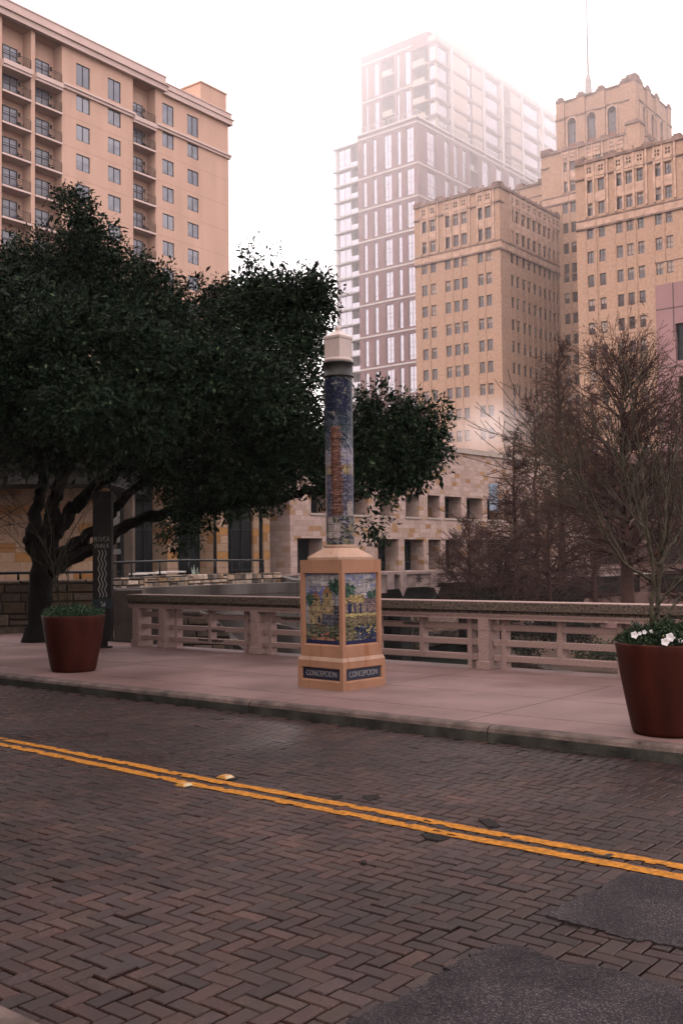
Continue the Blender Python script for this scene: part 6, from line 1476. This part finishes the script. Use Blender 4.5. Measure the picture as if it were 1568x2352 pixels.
# --- saplings in the planters
m_sap = mat('green_grey_bark', (.056, .047, .031), .75, .45, 9, .3, .3, bscale=40)
m_sapd = mat('dark_green_bark', (.028, .026, .018), .85, .35, 9, .3, .2, bscale=40)
def sapling(name, label, c, stems, twigs, seed, m, tw_r=.0028):
    t = thing(name, label, 'tree', (c.x, c.y, ZS + .75)); o = Vector(t.location); r2 = random.Random(seed); T = Twigs(seed); first = True
    for k, (pts, dy, r0, r1, sub) in enumerate(stems):
        P = [A(u, v, c.y + dy * i / max(1, len(pts) - 1)) - o for i, (u, v) in enumerate(pts)]
        out = []; n_ = len(P) - 1
        for i in range(n_):
            p0, p1, p2, p3 = P[max(0, i - 1)], P[i], P[i + 1], P[min(n_, i + 2)]
            for q in range(5):
                tt = q / 5; out.append(.5 * ((2 * p1) + (p2 - p0) * tt + (2 * p0 - 5 * p1 + 4 * p2 - p3) * tt * tt + (3 * p1 - p0 - 3 * p2 + p3) * tt ** 3) + Vector((r2.gauss(0, .004), r2.gauss(0, .004), r2.gauss(0, .004))))
        out.append(P[-1]); rad = [r0 + (r1 - r0) * i / (len(out) - 1) for i in range(len(out))]
        b = MB(); b.tube(out, rad, 8); b.build('trunk' if k == 0 else 'branch', m, t)
        for _ in range(sub):
            i = r2.randint(len(out) // 4, len(out) - 2); d_ = (out[i + 1] - out[i]).normalized(); ax = d_.orthogonal().normalized(); ax.rotate(Matrix.Rotation(r2.uniform(0, 6.28), 3, d_)); nd = d_.copy(); nd.rotate(Matrix.Rotation(r2.uniform(.4, .9), 3, ax)); nd.z += .25
            T.grow(out[i], nd, twigs * r2.uniform(.5, 1.2), rad[i] * .55, 0, 2, .06, (1, 3), .16, .62, .55)
    if T.P: put('twigs', T.mesh('twigs', m, 4, tw_r), t)
    return t
sapling('sapling', 'leafless multi-branched sapling with mossy grey-green bark growing from the right planter', pr, [
    ([(1513, 1462), (1508, 1400), (1513, 1340), (1520, 1280), (1525, 1220), (1530, 1150), (1545, 1060), (1560, 960)], .3, .026, .006, 8),
    ([(1498, 1462), (1494, 1400), (1500, 1340), (1496, 1290), (1486, 1230), (1480, 1150), (1470, 1060), (1455, 960), (1440, 900)], -.2, .022, .004, 8),
    ([(1500, 1338), (1460, 1312), (1425, 1285), (1395, 1235), (1365, 1170), (1330, 1100), (1290, 1060), (1235, 1025)], -.5, .015, .003, 10),
    ([(1440, 1296), (1410, 1240), (1385, 1190), (1350, 1120), (1310, 1050), (1262, 1000), (1215, 950)], .4, .010, .002, 8),
    ([(1425, 1285), (1380, 1255), (1330, 1240), (1280, 1222), (1255, 1218)], -.3, .007, .002, 4),
    ([(1505, 1400), (1520, 1375), (1545, 1350), (1568, 1330), (1600, 1300)], -.2, .014, .006, 4), ([(1512, 1300), (1535, 1260), (1560, 1225), (1590, 1190), (1630, 1150)], .2, .015, .005, 5),
    ([(1520, 1270), (1532, 1225), (1535, 1190), (1550, 1130), (1575, 1050)], -.4, .012, .004, 6), ([(1498, 1280), (1478, 1215), (1450, 1180), (1440, 1120), (1415, 1040), (1385, 960)], .5, .012, .003, 8),
    ([(1509, 1410), (1494, 1385), (1488, 1375)], 0, .010, .007, 0), ([(1515, 1320), (1550, 1290), (1580, 1270)], .2, .008, .003, 2), ([(1515, 1440), (1545, 1390), (1568, 1365), (1610, 1330)], .3, .011, .004, 3)], .55, 31, m_sap)
sapling('sapling', 'thin leafless sapling with fanning twigs growing from the left planter', pl, [
    ([(148, 1432), (140, 1395), (130, 1350), (122, 1310), (112, 1275), (95, 1240), (70, 1195), (45, 1150)], .3, .020, .004, 8), ([(135, 1360), (134, 1320), (145, 1280), (160, 1235), (185, 1190), (205, 1150)], -.3, .013, .003, 7), ([(125, 1300), (105, 1260), (85, 1230), (60, 1215), (25, 1190), (0, 1160)], .2, .008, .002, 5),
    ([(128, 1330), (160, 1290), (200, 1260), (240, 1240), (290, 1215)], -.3, .007, .002, 6), ([(150, 1432), (155, 1390), (158, 1340), (155, 1290), (150, 1240), (152, 1180)], .3, .009, .003, 6), ([(122, 1310), (80, 1285), (45, 1250), (10, 1215)], .2, .005, .002, 4), ([(115, 1275), (118, 1220), (110, 1160), (118, 1100)], .4, .008, .002, 6)], .45, 33, m_sapd, .0022)
# long bare twigs reaching in from a small tree beyond the left edge
c = Vector((-6.6, 16.4, 0)); t = thing('bare_tree', 'bare twiggy tree beyond the left edge whose thin branches reach into view', 'tree', (c.x, c.y, ZS)); T = Twigs(41)
for k in range(26):
    a = T.r.uniform(-.9, .9); el = T.r.uniform(.5, 1.2); T.grow((0, 0, 1.4 + T.r.uniform(0, 1.4)), (math.cos(a) * math.cos(el), math.sin(a) * math.cos(el), math.sin(el)), 1.5, .014, 0, 2, .03, (2, 3), .12, .6, .45)
put('crown', T.mesh('crown', m_sapd, 4, .003), t); b = MB(); b.tube([(0, 0, 0), (.05, 0, 1.5), (0, 0, 3.0)], [.06, .045, .03], 8); b.build('trunk', m_sapd, t)

# ------------------------------------------------------------------ RIVER WALK pylon
m_pyl = mat('brown_pylon', (.008, .0055, .0045), .6, .2, 3, .1)
m_pgrey = mat('grey_sign_paint', (.30, .28, .26), .6, .1, 20)
SP = G(235, 1489, ZS); Y = SP.y
py = thing('sign_pylon', 'dark brown pylon sign reading RIVER WALK with three wavy lines and an arrow', 'sign', (SP.x, SP.y, ZS), R(2))
def sz(v): return A(235, v, Y).z - ZS
sw = 43 / FPX * Y / 2
b = MB(); b.box(-sw, sw, 0, .2, sz(1472), sz(1128), bev=.008); b.build('panel', m_pyl, py)
b = MB(); b.box(-sw * .45, sw * .45, .04, .16, 0, sz(1472)); b.box(-sw * .9, sw * .9, 0, .2, -.01, .03); b.build('foot', m_pyl, py)
for s_, v in (('RIVER', 1239), ('WALK', 1254.5)):
    me = text_mesh(s_, .125, 'lettering', .002, -.001, 1.0); me.materials.clear(); me.materials.append(m_pgrey); wd = max(v_.co.x for v_ in me.vertices) - min(v_.co.x for v_ in me.vertices)
    for q in me.vertices: q.co.x *= (sw * 1.66) / wd
    me.transform(Matrix.Translation((0, -.003, sz(v))) @ Matrix.Rotation(R(90), 4, 'X')); put('lettering', me, py)
for k in (-1, 0, 1):
    b = MB(); z0_, z1_ = sz(1372), sz(1263); prev = None
    for i in range(61):
        f = i / 60; z = z0_ + (z1_ - z0_) * f; x = k * sw * .34 + .016 * math.sin(f * 2 * math.pi * 4.6) + .012 * (1 - f)
        if prev: b.face([(prev[0] - .008, -.003, prev[1]), (prev[0] + .008, -.003, prev[1]), (x + .008, -.003, z), (x - .008, -.003, z)])
        prev = (x, z)
    b.build('wavy_line', m_pgrey, py)
b = MB(); b.box(-sw - .004, sw + .004, -.006, .05, sz(1398), sz(1376)); ap = b.build('arrow_panel', mat('dark_teal_panel', (.012, .022, .028), .5, .1, 4), py)
b = MB(); za = sz(1387); T = Matrix.Translation((.015, -.009, za))
def bar(p, q, wd): 
    p, q = Vector((p[0], 0, p[1])), Vector((q[0], 0, q[1])); d_ = (q - p).normalized(); n_ = Vector((-d_.z, 0, d_.x)) * wd; b.face([T @ (p + n_), T @ (q + n_), T @ (q - n_), T @ (p - n_)])
bar((-.042, .042), (.03, -.03), .008); bar((.036, .03), (.036, -.042), .008); T = Matrix.Translation((.015, -.0095, za)); bar((-.03, -.036), (.044, -.036), .008); b.build('arrow', m_pgrey, ap)
# small sign plate and flood lamp under the oak
p = A(255, 1204, 26); b = MB(); b.box(-.22, .22, -.02, .02, -.45, .45); b.box(-.26, .26, -.025, -.018, -.75, -.62); b.tube([(0, .04, -2.2), (0, .04, .3)], .03, 6); 
o = put('grey_sign', b.mesh('grey_sign', [mat('grey_plate', (.20, .19, .18), .6, .15, 6)]), None, p); tag(o, 'small grey upright sign plate behind the pylon beneath the oak', 'sign')

# ------------------------------------------------------------------ people on the river walk
def person(label, u, vfeet, vhead, y, shirt, legs, lean, seed, swing=.3):
    base = A(u, vfeet, y); H = A(u, vhead, y).z - base.z; t = thing('person', label, 'person', base, lean); k = H / 1.75
    me = bpy.data.meshes.new('body'); bm = bmesh.new(); L = bm.verts.layers.skin.verify(); V = {}
    J = dict(pel=(0, 0, .95, .13), sp=(0, 0, 1.15, .13), ch=(0, 0, 1.38, .15), nk=(0, 0, 1.5, .06), hd=(0, .01, 1.62, .095), tp=(0, .01, 1.74, .06),
        lh=(.1, 0, .9, .09), lk=(.11, -swing * .5, .5, .06), la=(.11, -swing * .8, .08, .042), lt=(.12, -swing * .8 - .14, .03, .03), rh=(-.1, 0, .9, .09), rk=(-.11, swing * .3, .5, .06), ra=(-.11, swing * .95, .12, .042), rt=(-.12, swing * .95 - .12, .03, .03),
        ls=(.19, 0, 1.42, .055), le=(.25, .08, 1.16, .042), lw_=(.24, -.06, .93, .03), lf=(.24, -.1, .84, .022), rs=(-.19, 0, 1.42, .055), re=(-.25, .02, 1.16, .042), rw=(-.24, -.16, .98, .03), rf=(-.24, -.22, .9, .022))
    for n_, (x, yy, z, r_) in J.items(): v = bm.verts.new((x * k, yy * k, z * k)); v[L].radius = (r_ * k, r_ * k); V[n_] = v
    for a, c in (('pel', 'sp'), ('sp', 'ch'), ('ch', 'nk'), ('nk', 'hd'), ('hd', 'tp'), ('pel', 'lh'), ('lh', 'lk'), ('lk', 'la'), ('la', 'lt'), ('pel', 'rh'), ('rh', 'rk'), ('rk', 'ra'), ('ra', 'rt'), ('ch', 'ls'), ('ls', 'le'), ('le', 'lw_'), ('lw_', 'lf'), ('ch', 'rs'), ('rs', 're'), ('re', 'rw'), ('rw', 'rf')): bm.edges.new((V[a], V[c]))
    V['pel'][L].use_root = True; bm.to_mesh(me); bm.free(); tmp = bpy.data.objects.new('tmp', me); COL.objects.link(tmp); tmp.modifiers.new('s', 'SKIN').use_smooth_shade = True; tmp.modifiers.new('d', 'SUBSURF').levels = 1
    dg = bpy.context.evaluated_depsgraph_get(); m2 = bpy.data.meshes.new_from_object(tmp.evaluated_get(dg)); bpy.data.objects.remove(tmp); m2.name = 'body'
    for mm in (shirt, legs, m_skin, m_shoe): m2.materials.append(mm)
    for p in m2.polygons:
        z = p.center.z / k; ax_ = abs(p.center.x) / k
        p.material_index = 3 if z < .1 else (2 if z > 1.49 or (ax_ > .2 and z < 1.0) else (1 if z < .98 else 0))
    put('body', m2, t)
    b = MB(); b.lathe([(0, 1.755 * k), (.07 * k, 1.74 * k), (.1 * k, 1.68 * k), (.105 * k, 1.63 * k), (.08 * k, 1.58 * k)], 14, 0, None, (0, .025 * k)); b.build('hair', mat('dark_hair', (.03, .02, .015), .7, .2, 8), t); return t
m_skin = mat('skin', (.42, .24, .17), .6, .08, 5); m_shoe = mat('pale_shoe', (.4, .36, .34), .6, .1, 5)
m_wshirt = mat('white_shirt', (.58, .53, .55), .8, .1, 8); m_navy = mat('dark_clothes', (.025, .022, .026), .85, .2, 8)
person('person in a white top and dark trousers strolling on the river walk', 1306, 1502, 1432, 57, m_wshirt, m_navy, .9, 1, .22)
person('person in all dark clothes walking on the river walk behind the railing', 1268, 1499, 1430, 58, m_navy, m_navy, -.6, 2, .3)
# ------------------------------------------------------------------ mist
def volume_mat(name, dens, col=(.97, .93, .935), aniso=0.):
    m = bpy.data.materials.new(name); m.use_nodes = True; n = m.node_tree.nodes; n.remove(n['Principled BSDF']); v = n.new('ShaderNodeVolumePrincipled'); v.inputs['Density'].default_value = dens; v.inputs['Color'].default_value = (*col, 1); v.inputs['Anisotropy'].default_value = aniso
    m.node_tree.links.new(v.outputs[0], n['Material Output'].inputs['Volume']); return m, v
m_haze, _ = volume_mat('pale_haze', .00013)
b = MB(); b.box(-170, 190, -30, 330, -5.8, 132); structure(b.build('haze', m_haze), 'stuff')
# the low cloud that swallows the top of the new tower; thicker with height and with distance
m_cl, v = volume_mat('low_cloud', .0, (.985, .96, .965), .45); n = m_cl.node_tree.nodes; L = m_cl.node_tree.links
t = n.new('ShaderNodeTexCoord'); s = n.new('ShaderNodeSeparateXYZ'); L.new(t.outputs['Object'], s.inputs[0])
def ramp(src, a, b_):
    mr = n.new('ShaderNodeMapRange'); mr.inputs['From Min'].default_value = a; mr.inputs['From Max'].default_value = b_; L.new(src, mr.inputs['Value']); return mr.outputs[0]
pw_ = node_math(n, L, 'POWER', ramp(s.outputs['Z'], 0, 118), 1.6); yw_ = ramp(s.outputs['Y'], 125, 195)
nz = n.new('ShaderNodeTexNoise'); nz.inputs['Scale'].default_value = .022; nz.inputs['Detail'].default_value = 3; L.new(t.outputs['Object'], nz.inputs['Vector'])
L.new(node_math(n, L, 'MULTIPLY', node_math(n, L, 'MULTIPLY', node_math(n, L, 'MULTIPLY', pw_, node_math(n, L, 'MULTIPLY', yw_, ramp(s.outputs['X'], -24, 2))), .027), nz.outputs['Fac']), v.inputs['Density'])
b = MB(); b.box(-26, 240, 120, 262, 20, 150); structure(b.build('low_cloud', m_cl), 'stuff')
# steam drifting up behind the limestone building
m_st, v = volume_mat('steam', 0., (.95, .90, .90)); n = m_st.node_tree.nodes; L = m_st.node_tree.links
t = n.new('ShaderNodeTexCoord'); nz = n.new('ShaderNodeTexNoise'); nz.inputs['Scale'].default_value = .35; nz.inputs['Detail'].default_value = 5; L.new(t.outputs['Object'], nz.inputs['Vector'])
vl = n.new('ShaderNodeVectorMath'); vl.operation = 'LENGTH'; mp = n.new('ShaderNodeMapping'); mp.inputs['Scale'].default_value = (1 / 6.4, 1 / 4.0, 1 / 5.2); L.new(t.outputs['Object'], mp.inputs[0]); L.new(mp.outputs[0], vl.inputs[0])
fall = node_math(n, L, 'SUBTRACT', 1.0, vl.outputs['Value']); q = node_math(n, L, 'MULTIPLY', node_math(n, L, 'MAXIMUM', node_math(n, L, 'SUBTRACT', node_math(n, L, 'ADD', nz.outputs['Fac'], node_math(n, L, 'MULTIPLY', fall, .75)), .62), 0.), .26)
L.new(node_math(n, L, 'MULTIPLY', q, node_math(n, L, 'MAXIMUM', fall, 0.)), v.inputs['Density'])
bm = bmesh.new(); bmesh.ops.create_icosphere(bm, subdivisions=3, radius=1)
for v_ in bm.verts: v_.co = Vector((v_.co.x * 6.4, v_.co.y * 4.0, v_.co.z * 5.2))
me = bpy.data.meshes.new('steam'); bm.to_mesh(me); bm.free(); me.materials.append(m_st)
structure(put('steam', me, None, A(1120, 985, 96)), 'stuff')
